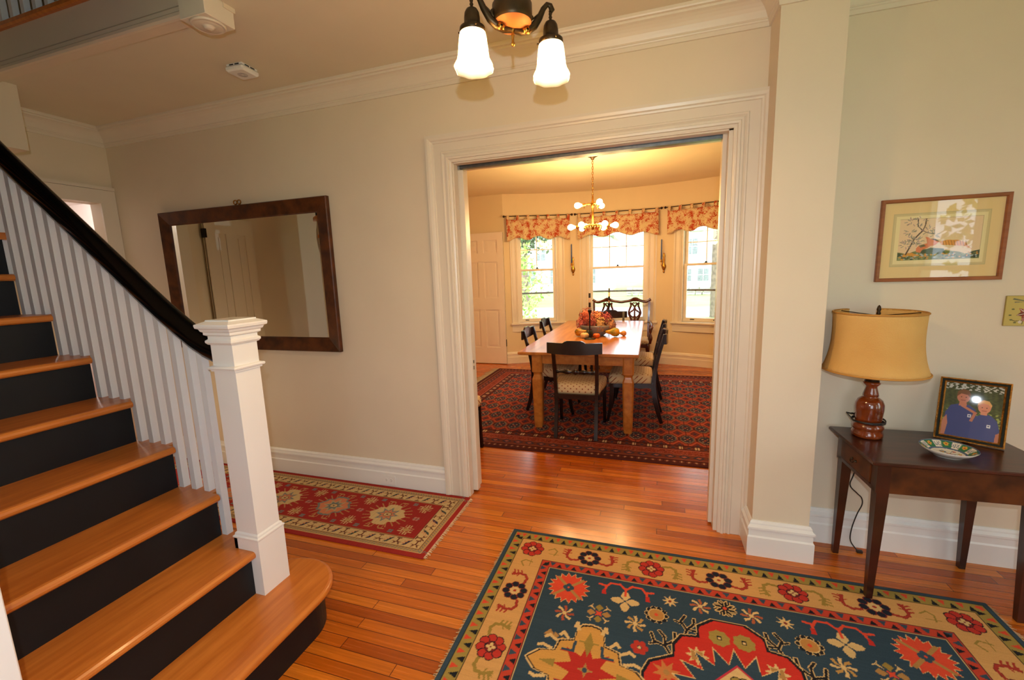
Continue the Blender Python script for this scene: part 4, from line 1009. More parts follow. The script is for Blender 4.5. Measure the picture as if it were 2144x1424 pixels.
def bokhara():
    x0, x1, y0, y1 = -2.37, 1.62, 3.442, 6.50; cx, cy = (x0 + x1) / 2, (y0 + y1) / 2
    RED, DRK, NV, CRM, RUST, PNK = rgb(146, 66, 46), rgb(66, 30, 28), rgb(44, 44, 58), rgb(176, 150, 120), rgb(98, 50, 38), rgb(140, 78, 64)
    C_ = Canvas(x0, x1, y0, y1, .0075, RUST)
    X, Y = np.meshgrid(C_.xs, C_.ys); im = C_.im
    fx0, fx1, fy0, fy1 = x0 + .42, x1 - .42, 3.86, 6.50 - .42
    # borders as rings of small repeated figures
    dist = np.minimum(np.minimum(X - x0, x1 - X), np.minimum(Y - y0, y1 - Y))
    along = np.where(np.minimum(X - x0, x1 - X) < np.minimum(Y - y0, y1 - Y), Y, X)
    im[:] = RUST
    def band(d0, d1, col):
        m = (dist >= d0) & (dist < d1); im[m] = col; return m
    band(0, .018, DRK); band(.018, .10, DRK); band(.10, .112, PNK)
    m = (dist > .112) & (dist < .20); im[m] = RUST
    ph = np.mod(along, .11) / .11 - .5; dd = (dist - .156) / .044
    im[m & (np.abs(ph) * 2 + np.abs(dd) < .9)] = NV; im[m & (np.abs(ph) * 2 + np.abs(dd) < .45)] = PNK; im[m & (np.abs(np.abs(ph) - .5) < .06) & (np.abs(dd) < .8)] = CRM * np.array([.6]) if False else RUST
    m = (dist > .02) & (dist < .095); ph = np.mod(along, .055) / .055 - .5; dd = (dist - .058) / .036
    im[m & (np.abs(ph) * 1.6 + np.abs(dd) < .7)] = RUST; im[m & (np.abs(ph) * 2.4 + np.abs(dd) < .35)] = CRM
    m = (dist >= .20) & (dist < .30); im[m] = rgb(118, 50, 34); sp = np.random.RandomState(5).rand(*X.shape); im[m & (sp > .82)] = PNK; im[m & (sp < .12)] = DRK
    band(.20, .208, PNK); band(.292, .30, PNK)
    m = (dist >= .30) & (dist < .40); ph = np.mod(along, .13) / .13 - .5; dd = (dist - .35) / .05
    im[m] = DRK; im[m & (np.abs(ph) * 1.8 + np.abs(dd) < .75)] = RUST; im[m & (np.abs(ph) * 2.4 + np.abs(dd) < .4)] = NV; im[m & (np.abs(np.abs(ph) - .42) < .05) & (np.abs(dd) < .5)] = CRM
    band(.40, .412, DRK)
    F = (dist > .412); im[F] = RED
    CXs, CYs = .1495, .290
    u = np.mod(X - .475 + CXs / 2, CXs) / CXs - .5; v = np.mod(Y - 4.003 + CYs / 2, CYs) / CYs - .5
    def oct_(u, v, a, b): return np.maximum(np.maximum(np.abs(u) / a, np.abs(v) / b), (np.abs(u) / a + np.abs(v) / b) * .74)
    U, V = u * CXs, v * CYs
    g = oct_(U, V, .064, .096)
    im[F & (g < 1.16)] = DRK; im[F & (g < 1.06)] = RED; im[F & (g < 1.0)] = DRK; im[F & (g < .93)] = np.array(rgb(126, 112, 92)); im[F & (g < .76)] = NV
    im[F & (g < .93) & (g > .76) & (np.mod(X * 90 + Y * 60, 2) > 1)] = NV
    im[F & (g < .55) & (np.abs(U) > .008) & (np.abs(V) > .010)] = np.array(rgb(70, 34, 40)); im[F & (g < .55) & (np.abs(np.abs(U) - .02) < .006) & (np.abs(np.abs(V) - .03) < .008)] = CRM
    im[F & (g < .16)] = RED
    u2 = np.mod(X - .475, CXs) / CXs - .5; v2 = np.mod(Y - 4.003, CYs) / CYs - .5
    g2 = np.abs(u2 * CXs) / .044 + np.abs(v2 * CYs) / .068
    im[F & (g2 < 1)] = DRK; im[F & (g2 < .8)] = np.array(rgb(100, 42, 38)); im[F & (g2 < .4)] = NV
    im[F & (np.abs(V) > .09) & (np.abs(U) < .004)] = DRK; im[F & (g > 1.16) & (np.abs(U) < .004)] = DRK
    rs = np.random.RandomState(4); im *= 1.2; im *= (1 + .12 * (rs.rand(C_.ny, C_.nx, 1) - .5))
    root = empty('dining_rug', (0, 0, .0005), 0, 'large dark red rug of repeated oval medallions under the dining table', 'rug')
    C_.mesh('rug_pile', PILE, 0, .008, root)
    fringe('fringe', x0, y0, y1, -1, root, pmat('grey_fringe', rgb(170, 160, 130), .95, var=.25, vs=60), .12, 220)
bokhara()

# ------------------------------------------------------------------ dining room furniture
def seat_fabric():
    m, nt, out = _new('dotted_seat_fabric'); N, L = nt.nodes, nt.links
    b = N.new('ShaderNodeBsdfPrincipled'); L.new(b.outputs[0], out.inputs[0])
    tc = N.new('ShaderNodeTexCoord'); sp = N.new('ShaderNodeSeparateXYZ'); L.new(tc.outputs['Object'], sp.inputs[0])
    def mth(op, *a):
        n = N.new('ShaderNodeMath'); n.operation = op
        for i, v in enumerate(a):
            if isinstance(v, (int, float)): n.inputs[i].default_value = v
            else: L.new(v, n.inputs[i])
        return n.outputs[0]
    K = 2 * PI / .042
    hz = mth('ADD', sp.outputs[1], mth('MULTIPLY', sp.outputs[2], 1.0))
    a = mth('COSINE', mth('MULTIPLY', mth('ADD', sp.outputs[0], hz), K / 1.3)); c = mth('COSINE', mth('MULTIPLY', mth('SUBTRACT', sp.outputs[0], hz), K / 1.3))
    d = mth('GREATER_THAN', mth('ADD', a, c), 1.45)
    mx = N.new('ShaderNodeMix'); mx.data_type = 'RGBA'; L.new(d, mx.inputs['Factor'])
    mx.inputs['A'].default_value = (*rgb(206, 182, 140), 1); mx.inputs['B'].default_value = (*rgb(140, 76, 44), 1)
    L.new(mx.outputs['Result'], b.inputs['Base Color']); b.inputs['Roughness'].default_value = .8; return m
SEATF = seat_fabric()
def cushion(mb, pts, z0, z1, n=5, infl=.012):
    """upholstered seat: outline pts (x,y) with rounded edge"""
    cx = sum(p[0] for p in pts) / len(pts); cy = sum(p[1] for p in pts) / len(pts)
    rings = [(1.0, z0), (1.015, z0 + (z1 - z0) * .3), (1.012, z0 + (z1 - z0) * .62), (.975, z0 + (z1 - z0) * .86), (.90, z1 - .003), (.6, z1 + infl * .7), (.25, z1 + infl)]
    # refine outline with rounded corners
    out = []
    m = len(pts)
    for i in range(m):
        p0, p1, p2 = Vector(pts[i - 1]), Vector(pts[i]), Vector(pts[(i + 1) % m]); r = .035
        a = p1 + (p0 - p1).normalized() * r; c = p1 + (p2 - p1).normalized() * r
        for t in (0, .25, .5, .75, 1): out.append(a * (1 - t) ** 2 + p1 * 2 * t * (1 - t) + c * t * t)
    k = len(out); vs = [(cx + (p[0] - cx) * s, cy + (p[1] - cy) * s, z) for s, z in rings for p in out]; fs = []
    for q in range(len(rings) - 1):
        for i in range(k): j = (i + 1) % k; fs.append((q * k + i, q * k + j, (q + 1) * k + j, (q + 1) * k + i))
    fs += [tuple(range(k - 1, -1, -1)), tuple(range((len(rings) - 1) * k, len(rings) * k))]
    mb.add(vs, fs, True)
def interp(P, n):
    """smooth curve through P (Catmull-Rom)"""
    Q = [Vector(p) for p in P]; out = []
    for i in range(len(Q) - 1):
        p0, p1, p2, p3 = Q[max(i - 1, 0)], Q[i], Q[i + 1], Q[min(i + 2, len(Q) - 1)]
        for k in range(n):
            t = k / n; out.append(.5 * (2 * p1 + (p2 - p0) * t + (2 * p0 - 5 * p1 + 4 * p2 - p3) * t * t + (3 * p1 - p0 - 3 * p2 + p3) * t ** 3))
    return out + [Q[-1]]
def flatbar(mb, path, w, d, wdir=(1, 0, 0)):
    """bar of rectangular section: half width w along wdir, half depth d"""
    P = [Vector(p) for p in path]; m = len(P); vs = []
    ws = w if isinstance(w, list) else [w] * m; ds = d if isinstance(d, list) else [d] * m
    for k in range(m):
        t = (P[min(k + 1, m - 1)] - P[max(k - 1, 0)]).normalized(); a = Vector(wdir); a = (a - t * a.dot(t)).normalized(); b = t.cross(a)
        for sa, sb in ((-1, -1), (1, -1), (1, 1), (-1, 1)): vs.append(P[k] + a * sa * ws[k] + b * sb * ds[k])
    fs = [(3, 2, 1, 0), tuple(4 * (m - 1) + i for i in range(4))]
    for k in range(m - 1):
        for i in range(4): j = (i + 1) % 4; fs.append((4 * k + i, 4 * k + j, 4 * k + 4 + j, 4 * k + 4 + i))
    mb.add(vs, fs)
def make_chair(label, rail_mat=None):
    """regency-style side chair facing local +Y"""
    r = empty('dining_chair', (0, 0, 0), 0, label, 'chair', 'dark dining chairs round the table')
    for sx in (-1, 1):
        pp = interp([(sx * .185, -.275, 0), (sx * .185, -.232, .14), (sx * .185, -.200, .30), (sx * .187, -.193, .42), (sx * .190, -.205, .52), (sx * .193, -.240, .70), (sx * .195, -.292, .90)], 4); n_ = len(pp)
        mb = MB(); flatbar(mb, pp, [.016] * n_, [.015 + .008 * math.sin(PI * min(1, k / (n_ * .7))) for k in range(n_)]); mb.build('back_post', DARKW, r)
        pp = interp([(sx * .222, .205, .42), (sx * .222, .212, .28), (sx * .222, .226, .12), (sx * .222, .250, 0)], 4); n_ = len(pp)
        mb = MB(); flatbar(mb, pp, [.019 - .006 * k / n_ for k in range(n_)], [.021 - .008 * k / n_ for k in range(n_)]); mb.build('leg', DARKW, r)
    mb = MB()
    for (a, b_) in (((-.19, -.20), (.19, -.20)), ((.20, -.19), (.225, .22)), ((.222, .222), (-.222, .222)), ((-.225, .22), (-.20, -.19))):
        flatbar(mb, [(a[0], a[1], .384), (b_[0], b_[1], .384)], .024, .011, (0, 0, 1))
    mb.build('seat_frame', DARKW, r)
    mb = MB(); cushion(mb, [(-.205, -.178), (.205, -.178), (.246, .240), (-.246, .240)], .402, .500); mb.build('seat', SEATF, r)
    # crest rail: shaped, bowed tablet overlapping the posts
    def crest_top(u): # u in -1..1
        a = abs(u)
        return .905 + (.022 if a < .30 else (.022 - .022 * (a - .30) / .10 if a < .40 else .006 * (a - .40)))
    mb = MB(); n = 24; vs = []
    for k in range(n + 1):
        u = -1 + 2 * k / n; x = u * .247; yb = -.306 - .022 * (1 - u * u); z0 = .812 - .012 * (1 - u * u) ; z1 = crest_top(u)
        vs += [(x, yb, z0), (x, yb + .024, z0), (x, yb + .020, z1), (x, yb + .002, z1)]
    fs = [(3, 2, 1, 0), (4 * n, 4 * n + 1, 4 * n + 2, 4 * n + 3)]
    for k in range(n):
        for i in range(4): j = (i + 1) % 4; fs.append((4 * k + i, 4 * k + j, 4 * k + 4 + j, 4 * k + 4 + i))
    mb.add(vs, fs); mb.build('crest_rail', DARKW, r)
    mb = MB(); n = 30; P = []; R_ = []
    for k in range(n + 1):
        u = -1 + 2 * k / n; a = abs(u); P.append((u * .185, -.222 - .012 * (1 - u * u), .625))
        R_.append(.017 if a > .82 else .010 + .012 * math.exp(-((a - .42) / .16) ** 2) + .016 * math.exp(-(a / .09) ** 2))
    mb.tube(P, R_, 10, ry=[q * .6 for q in R_]); mb.build('cross_rail', DARKW, r)
    return r
ch = make_chair('dark dining chair at the near end of the table, its back to the hall')
ch.location = (-.657, 4.048, .0115); ch.rotation_euler.z = math.radians(1.0)
for x, y, rz, lab in [(-.165, 4.565, 90, 'dark dining chair on the right side of the table, nearest to the hall'),
                      (-.150, 5.40, 90, 'dark dining chair on the right side of the table, farther from the hall'),
                      (-1.045, 4.69, -90, 'dark dining chair on the left side of the table, nearest to the hall'),
                      (-1.075, 5.62, -90, 'dark dining chair on the left side of the table, farther from the hall'),
                      (-.60, 6.44, 180, 'dark dining chair at the far end of the table, before the carved settee'),
                      (-1.665, 3.175, 0, 'dark dining chair mostly hidden behind the left side of the wide doorway')]:
    c = copy_tree(ch); c.location = (x, y, .0115 if x > -1.6 else .003); c.rotation_euler.z = math.radians(rz); c['label'] = lab
    if x < -1.6: del c['group']

def dining_table():
    x0, x1, y0, y1, zt = -1.238, -.103, 3.93, 6.60, .789
    cx, cy = (x0 + x1) / 2, (y0 + y1) / 2
    r = empty('dining_table', (cx, cy, .0095), 0, 'long orange pine farmhouse table with thick square legs', 'table')
    hx, hy = (x1 - x0) / 2, (y1 - y0) / 2; z = zt - .0095
    m = MB(); m.box(-hx, hx, -hy, hy, z - .030, z, bev=.006); m.build('tabletop', PINE, r)
    m = MB(); i = .13
    m.box(-hx + i + .02, hx - i + .04, -hy + .085, -hy + .110, z - .125, z - .031); m.box(-hx + i + .02, hx - i + .04, hy - .11, hy - .085, z - .125, z - .031)
    m.box(-hx + i + .02, -hx + i + .045, -hy + .1, hy - .1, z - .125, z - .031); m.box(hx - .115, hx - .09, -hy + .1, hy - .1, z - .125, z - .031); m.build('apron', PINE, r)
    for (lx, ly) in ((-hx + .175, -hy + .105), (hx - .095, -hy + .125), (-hx + .175, hy - .12), (hx - .095, hy - .12)):
        m = MB(); w_ = .051; T_ = T(lx, ly, 0)
        def ring(zz, hw, ch):
            return [(a * hw - (0 if abs(a) < 1 else 0), b * hw, zz) for a, b in ((-1, -1), (1, -1), (1, 1), (-1, 1))]
        prof = [(0, .036), (.05, .042), (.44, .051), (.50, .051), (.530, .040), (.545, .036), (.560, .040), (.572, .051), (z - .031, .051)]
        vs = []
        for zz, hw in prof:
            c_ = hw * .28
            vs += [(-hw + c_, -hw, zz), (hw - c_, -hw, zz), (hw, -hw + c_, zz), (hw, hw - c_, zz), (hw - c_, hw, zz), (-hw + c_, hw, zz), (-hw, hw - c_, zz), (-hw, -hw + c_, zz)]
        fs = [tuple(range(7, -1, -1)), tuple(range(8 * (len(prof) - 1), 8 * len(prof)))]
        for k in range(len(prof) - 1):
            for q in range(8): j = (q + 1) % 8; fs.append((8 * k + q, 8 * k + j, 8 * k + 8 + j, 8 * k + 8 + q))
        m.add([T_ @ Vector(v) for v in vs], fs); m.build('leg', PINE, r)
dining_table()

def settee():
    r = empty('settee', (-.475, 6.99, .0), PI, 'carved mahogany double-back settee with pierced splats before the middle window', 'settee')
    # local: faces +Y (towards the table after the turn); back at y=-.2
    W = .425
    for sx in (-1, 1):
        m = MB(); flatbar(m, interp([(sx * W, -.26, 0), (sx * W, -.20, .25), (sx * W, -.18, .42), (sx * (W + .004), -.20, .7), (sx * (W + .012), -.235, 1.03)], 4), .016, .018); m.build('back_post', REDW, r)
    for x in (-W, 0, W):
        m = MB(); m.lathe([(0, 0), (.026, 0), (.030, .015), (.020, .04), (.016, .12), (.020, .22), (.032, .34), (.036, .40), (.030, .42)], 14, T(x, .24, 0)); m.build('leg', REDW, r)
    m = MB(); m.box(-W - .01, W + .01, -.20, .27, .36, .415, bev=.006); m.build('seat_rail', REDW, r)
    m = MB(); cushion(m, [(-W, -.17), (W, -.17), (W + .01, .26), (-W - .01, .26)], .416, .480); m.build('seat', SEATF, r)
    # crest: double serpentine with two shells
    P = []; n = 60
    for k in range(n + 1):
        u = -1 + 2 * k / n; x = u * (W + .035)
        z = 1.035 + .022 * math.cos(u * PI * 4) * 0 + (.030 * math.exp(-((abs(u) - .47) / .16) ** 2)) - .012 * math.exp(-(u / .12) ** 2) + .030 * math.exp(-((abs(u) - 1) / .07) ** 2) - .010 * math.exp(-((abs(u) - .8) / .1) ** 2)
        P.append((x, -.235, z))
    rr = [.023 + .014 * math.exp(-((abs(-1 + 2 * k / n) - .47) / .10) ** 2) for k in range(n + 1)]
    m = MB(); m.tube(P, rr, 8, side=(0, 0, 1), ry=.014); m.build('crest_rail', REDW, r)
    for sx in (-1, 1):
        cx = sx * .212
        m = MB()
        for a in range(-3, 4):
            t = PI / 2 + a * .36; m.tube([(cx, -.222, 1.045), (cx + .062 * math.cos(t), -.218, 1.045 + .042 * math.sin(t))], [.004, .010], 6)
        m.build('carved_shell', REDW, r)
        m = MB(); yb = -.222
        def ln(p, w=.008): m.tube(interp([(cx + a * .95, yb, b) for a, b in p], 4), w * 1.3, 6, side=(0, 1, 0), ry=w * 1.75)
        for s_ in (-1, 1):
            ln([(s_ * .070, 1.02), (s_ * .060, .965), (s_ * .082, .905), (s_ * .098, .84), (s_ * .070, .775), (s_ * .050, .72), (s_ * .060, .66), (s_ * .05, .50), (s_ * .05, .42)], .010)
            ln([(s_ * .045, 1.01), (s_ * .030, .975), (0, .94), (s_ * -.030, .88), (s_ * -.075, .86)], .007)
            ln([(0, 1.0), (s_ * .022, 1.012), (s_ * .030, .99), (0, .955)], .006)
            ln([(0, .90), (s_ * .060, .87), (s_ * .075, .82), (s_ * .03, .78), (0, .80)], .007)
            ln([(s_ * .05, .74), (s_ * .01, .72), (s_ * .03, .68), (s_ * .055, .66)], .006)
        ln([(0, .955), (0, .80), (0, .70), (0, .42)], .009)
        m.build('splat', REDW, r)
    for sx in (-1, 1):
        m = MB(); m.tube(interp([(sx * W, -.21, .70), (sx * (W + .04), -.05, .715), (sx * (W + .055), .12, .70), (sx * (W + .06), .19, .675), (sx * (W + .05), .20, .640), (sx * (W + .045), .17, .645)], 5), .019, 10); m.build('arm', REDW, r)
        m = MB(); m.lathe([(.016, .40), (.022, .43), (.034, .47), (.036, .50), (.022, .54), (.014, .56), (.022, .58), (.026, .61), (.016, .655), (.014, .69)], 14, T(sx * (W + .035), .13, 0)); m.build('arm_support', REDW, r)
settee()

# ---- centrepiece
TZ = .789
BX, BY = -.625, 5.10
bowl = MB().lathe([(0, .0), (.075, .0), (.085, .006), (.13, .05), (.172, .105), (.182, .125), (.178, .128), (.165, .105), (.12, .05), (.07, .014), (0, .012)], 36, T(0, 0, 0), sx=1.15, sy=.9).build('serving_bowl', pmat('grey_stoneware', rgb(146, 148, 142), .35, var=.12, vs=20, coat=.3))
bowl.location = (BX, BY, TZ); tag(bowl, 'grey oval bowl holding dried hydrangeas on the dining table', 'bowl')
rh = random.Random(11)
HYD = [(-.105, -.015, .215, .088, rgb(196, 100, 70), 'rust red dried hydrangea head, the tallest at the left of the bowl'),
       (-.155, -.03, .135, .070, rgb(190, 96, 84), 'rosy dried hydrangea head low at the left rim of the bowl'),
       (-.035, -.085, .140, .070, rgb(160, 74, 58), 'dark red dried hydrangea head at the middle front of the bowl'),
       (.020, .01, .205, .070, rgb(216, 142, 92), 'tan orange dried hydrangea head upright behind the front candlestick'),
       (.060, -.075, .130, .075, rgb(200, 158, 98), 'beige green dried hydrangea head low right of the front candlestick'),
       (.120, -.01, .185, .072, rgb(160, 66, 66), 'wine red dried hydrangea head at the upper right of the bowl'),
       (.165, -.03, .125, .068, rgb(196, 140, 92), 'faded pink and green dried hydrangea head at the right rim of the bowl')]
for (hx, hy, hz, hr, hc, lab) in HYD:
    m = MB()
    for k in range(280):
        th = rh.uniform(0, 2 * PI); ph = math.acos(rh.uniform(-.7, 1)); q = hr * rh.uniform(.78, 1.08)
        d = Vector((math.sin(ph) * math.cos(th), math.sin(ph) * math.sin(th), math.cos(ph) * 1.25)); c0 = d * q
        a = d.orthogonal().normalized(); a.rotate(Matrix.Rotation(rh.uniform(0, PI), 3, d)); b_ = d.cross(a).normalized(); s_ = rh.uniform(.009, .015)
        for w_ in range(2):
            u = a if w_ == 0 else b_; v = b_ if w_ == 0 else a
            m.add([c0 - u * s_, c0 + v * s_ * .6 + d * .004, c0 + u * s_ + d * .003, c0 - v * s_ * .6], [(0, 1, 2, 3)])
    m.ball((0, 0, 0), hr * .66, 14, 10, (1, 1, 1.25))
    m.tube([(0, 0, -.02), (-hx * .5, -hy * .5, -hz + .02)], .004, 6)
    o = m.build('dried_hydrangea', pmat('hydrangea_' + lab.split()[0] + lab.split()[1], hc, .8, var=.35, vs=45, contrast=(.35, .65))); o.location = (BX + hx, BY + hy, TZ + hz)
    tag(o, lab, 'dried flower')
def gourd(name, loc, rz, prof, mat, label, cat, stem=True, ribs=0, n=32, rx=0.0):
    m = MB().lathe(prof, n, wob=(lambda a, z, k: 1 + .05 * math.cos(ribs * a)) if ribs else None)
    o = m.build(name, mat); o.matrix_world = T(*loc, rz, rx); tag(o, label, cat)
    if stem: MB().tube([(0, 0, prof[-1][1] - .004), (.003, 0, prof[-1][1] + .010), (.008, .002, prof[-1][1] + .016)], [.006, .004, .005], 7).build('stem', pmat('gourd_stem', rgb(96, 84, 50), .8, var=.2), o)
    return o
STRIPE = pmat('striped_gourd', rgb(196, 138, 26), .35, col2=rgb(64, 74, 22), vs=5, stretch=(6, 6, .8), contrast=(.48, .58))
YGRN = pmat('warty_gourd', rgb(206, 152, 30), .4, col2=rgb(110, 122, 40), vs=12, contrast=(.42, .6), bump=.5, bs=60)
gp = [(0, 0), (.026, .006), (.044, .028), (.049, .052), (.042, .078), (.028, .098), (.022, .118), (.018, .140), (.008, .148), (0, .149)]
gourd('gourd', (-.852, 4.99, TZ + .049), PI * .42, gp, STRIPE, 'yellow gourd with dark green stripes left of the bowl', 'gourd', ribs=9, rx=PI / 2 - .1)
gp2 = [(0, 0), (.034, .006), (.050, .030), (.052, .056), (.040, .085), (.026, .105), (.020, .130), (.014, .155), (0, .162)]
gourd('gourd', (-.345, 5.00, TZ + .052), PI * 1.55, gp2, YGRN, 'bumpy yellow and green gourd right of the bowl', 'gourd', ribs=0, rx=PI / 2 - .05)
pk = [(0, .010), (.020, .002), (.038, .010), (.047, .028), (.046, .044), (.034, .058), (.014, .062), (0, .056)]
gourd('pumpkin', (-.722, 4.86, TZ), 0, pk, pmat('white_pumpkin', rgb(226, 190, 130), .45, var=.06), 'small cream white pumpkin in front of the bowl', 'pumpkin', ribs=10)
gourd('pumpkin', (-.592, 4.885, TZ), .5, [(r_ * .82, z_ * .85) for r_, z_ in pk], pmat('orange_pumpkin', rgb(220, 96, 20), .4, var=.08), 'small orange pumpkin in front of the bowl', 'pumpkin', ribs=10)
gourd('gourd', (-.680, 4.935, TZ), .5, [(r_ * .8, z_ * 1.35) for r_, z_ in pk], pmat('dark_gourd', rgb(40, 44, 30), .5, var=.15), 'dark green round gourd behind the two small pumpkins', 'gourd', ribs=6)
gourd('gourd', (-.275, 5.06, TZ + .030), PI * 1.4, [(r_ * .6, z_ * .6) for r_, z_ in gp2], pmat('tan_gourd', rgb(206, 140, 70), .45, var=.1), 'small tan gourd at the far right of the bowl', 'gourd', rx=PI / 2)
STRC = None
def candle_mat():
    m, nt, out = _new('black_white_striped_wax'); N, L = nt.nodes, nt.links
    b = N.new('ShaderNodeBsdfPrincipled'); L.new(b.outputs[0], out.inputs[0]); tc = N.new('ShaderNodeTexCoord'); sp = N.new('ShaderNodeSeparateXYZ'); L.new(tc.outputs['Object'], sp.inputs[0])
    a = N.new('ShaderNodeMath'); a.operation = 'MULTIPLY'; a.inputs[1].default_value = 1 / .104; L.new(sp.outputs[2], a.inputs[0])
    f = N.new('ShaderNodeMath'); f.operation = 'FRACT'; L.new(a.outputs[0], f.inputs[0]); g = N.new('ShaderNodeMath'); g.operation = 'GREATER_THAN'; g.inputs[1].default_value = .5; L.new(f.outputs[0], g.inputs[0])
    mx = N.new('ShaderNodeMix'); mx.data_type = 'RGBA'; L.new(g.outputs[0], mx.inputs['Factor']); mx.inputs['A'].default_value = (*rgb(228, 200, 170), 1); mx.inputs['B'].default_value = (*rgb(22, 22, 26), 1)
    L.new(mx.outputs['Result'], b.inputs['Base Color']); b.inputs['Roughness'].default_value = .4; return m
CW = candle_mat()
for (x, y, h, lab) in ((-.655, 4.80, .325, 'front'), (-.52, 5.62, .34, 'rear')):
    m = MB().lathe([(0, 0), (.062, 0), (.064, .004), (.050, .008), (.014, .012), (.008, .024), (.007, h * .35), (.009, h * .42), (.007, h * .48), (.007, h * .80), (.012, h * .88), (.024, h - .002), (.025, h), (.013, h), (.011, h - .02), (0, h - .02)], 24)
    o = m.build('candlestick', IRON); o.location = (x, y, TZ)
    tag(o, ('tall black candlestick in front of the bowl of hydrangeas' if lab == 'front' else 'tall black candlestick behind the bowl of hydrangeas'), 'candlestick')
    c_ = MB().lathe([(0, 0), (.0125, 0), (.0115, .208), (.003, .212), (.001, .216), (0, .222)], 14).build('candle', CW); c_.location = (x, y, TZ + h - .0195)
    tag(c_, 'black and white striped candle in the %s candlestick' % ('front' if lab == 'front' else 'rear'), 'candle')

# ---- brass chandelier over the table
CH = (-.655, 5.10)
cd = empty('chandelier', (CH[0], CH[1], 2.05), 0, 'brass two-tier chandelier with bare glowing bulbs over the dining table', 'chandelier')
MB().lathe([(0, .780), (.075, .780), (.078, .768), (.055, .752), (.024, .738), (.014, .715), (0, .715)], 24).build('canopy', BRONZE, cd)
m = MB()
for k in range(14):
    z = .345 + k * .0285; rot = T(0, 0, z, (k % 2) * PI / 2)
    m.tube([rot @ Vector((.008 * math.cos(t), 0, .017 * math.sin(t))) for t in [2 * PI * q / 12 for q in range(13)]], .0034, 5)
chn = m.build('chain', BRASS, cd); chn['kind'] = 'stuff'
MB().lathe([(0, -.045), (.012, -.042), (.020, -.030), (.026, -.012), (.030, .004), (.024, .018), (.013, .028), (.013, .200), (.016, .206), (.024, .222), (.026, .240), (.018, .262), (.011, .272), (.010, .320), (.006, .335), (0, .340)], 20).build('stem', BRASS, cd)
def ch_arm(ang, R_, z, tilt):
    c_, s_ = math.cos(ang), math.sin(ang)
    P = lambda r, zz: (r * c_, r * s_, z + zz)
    m = MB(); m.tube([P(.015, 0), P(R_ * .35, .006), P(R_ * .62, .004)], .007, 8); m.ball(P(R_ * .35, .006), .012, 10, 6)
    a = m.build('arm', BRASS, cd)
    m = MB(); m.tube([P(R_ * .58, .004), P(R_ * .64, .002), P(R_ * .80, -.002), P(R_ * .86, -.003)], [.010, .016, .017, .019], 12); m.box(-.003, .003, -.003, .003, -.03, 0, T(*P(R_ * .70, -.012))); m.build('socket', BRASS, a)
    m = MB(); rot = Matrix.Translation(P(R_ * .86, -.003)) @ Matrix.Rotation(ang, 4, 'Z') @ Matrix.Rotation(PI / 2, 4, 'Y')
    m.lathe([(.013, 0), (.014, .010), (.022, .024), (.0325, .046), (.034, .060), (.029, .078), (.016, .090), (0, .094)], 18, rot); m.build('bulb', BULBG, a)
for k in range(6):
    a = math.radians(8 + 60 * k); ch_arm(a, .225, .0, 0)
for k in range(3):
    a = math.radians(182 + 120 * k); ch_arm(a, .135, .240, 0)
lamp('chandelier_light', 'POINT', (CH[0], CH[1], 2.20), BULB_DINING * 5, WARM, .16)
for k in range(3):
    a = math.radians(38 + 120 * k); lamp('chandelier_light', 'POINT', (CH[0] + .40 * math.cos(a), CH[1] + .40 * math.sin(a), 2.02), BULB_DINING * 2.4, WARM, .05)

# ---- curtain rods and tab-top toile valances
def toile():
    m, nt, out = _new('red_toile_fabric'); N, L = nt.nodes, nt.links
    b = N.new('ShaderNodeBsdfPrincipled'); tc = N.new('ShaderNodeTexCoord')
    n1 = N.new('ShaderNodeTexNoise'); n1.inputs['Scale'].default_value = 11; n1.inputs['Detail'].default_value = 2.0; L.new(tc.outputs['Object'], n1.inputs['Vector'])
    n2 = N.new('ShaderNodeTexNoise'); n2.inputs['Scale'].default_value = 62; n2.inputs['Detail'].default_value = 4; n2.inputs['Distortion'].default_value = 1.4; L.new(tc.outputs['Object'], n2.inputs['Vector'])
    ad = N.new('ShaderNodeMath'); ad.operation = 'MULTIPLY_ADD'; ad.inputs[1].default_value = .75; L.new(n1.outputs['Fac'], ad.inputs[0]); L.new(n2.outputs['Fac'], ad.inputs[2])
    cr = N.new('ShaderNodeValToRGB'); e = cr.color_ramp.elements; e[0].position = .49 * 2.15 / 2.15 + .52; e[1].position = .49 + .62
    e[0].color = (*rgb(236, 218, 176), 1); e[1].color = (*rgb(198, 76, 36), 1)
    mr = N.new('ShaderNodeMath'); mr.operation = 'MULTIPLY'; mr.inputs[1].default_value = .93; L.new(ad.outputs[0], mr.inputs[0]); L.new(mr.outputs[0], cr.inputs[0]); L.new(cr.outputs[0], b.inputs['Base Color']); b.inputs['Roughness'].default_value = .9
    e[0].position = .80; e[1].position = .88
    tl = N.new('ShaderNodeBsdfTranslucent'); L.new(cr.outputs[0], tl.inputs[0]); mx = N.new('ShaderNodeMixShader'); mx.inputs[0].default_value = .28
    L.new(b.outputs[0], mx.inputs[1]); L.new(tl.outputs[0], mx.inputs[2]); L.new(mx.outputs[0], out.inputs[0]); return m
TOILE = toile(); RODM = pmat('rod_iron', rgb(44, 26, 18), .4, metal=.5, var=.15)
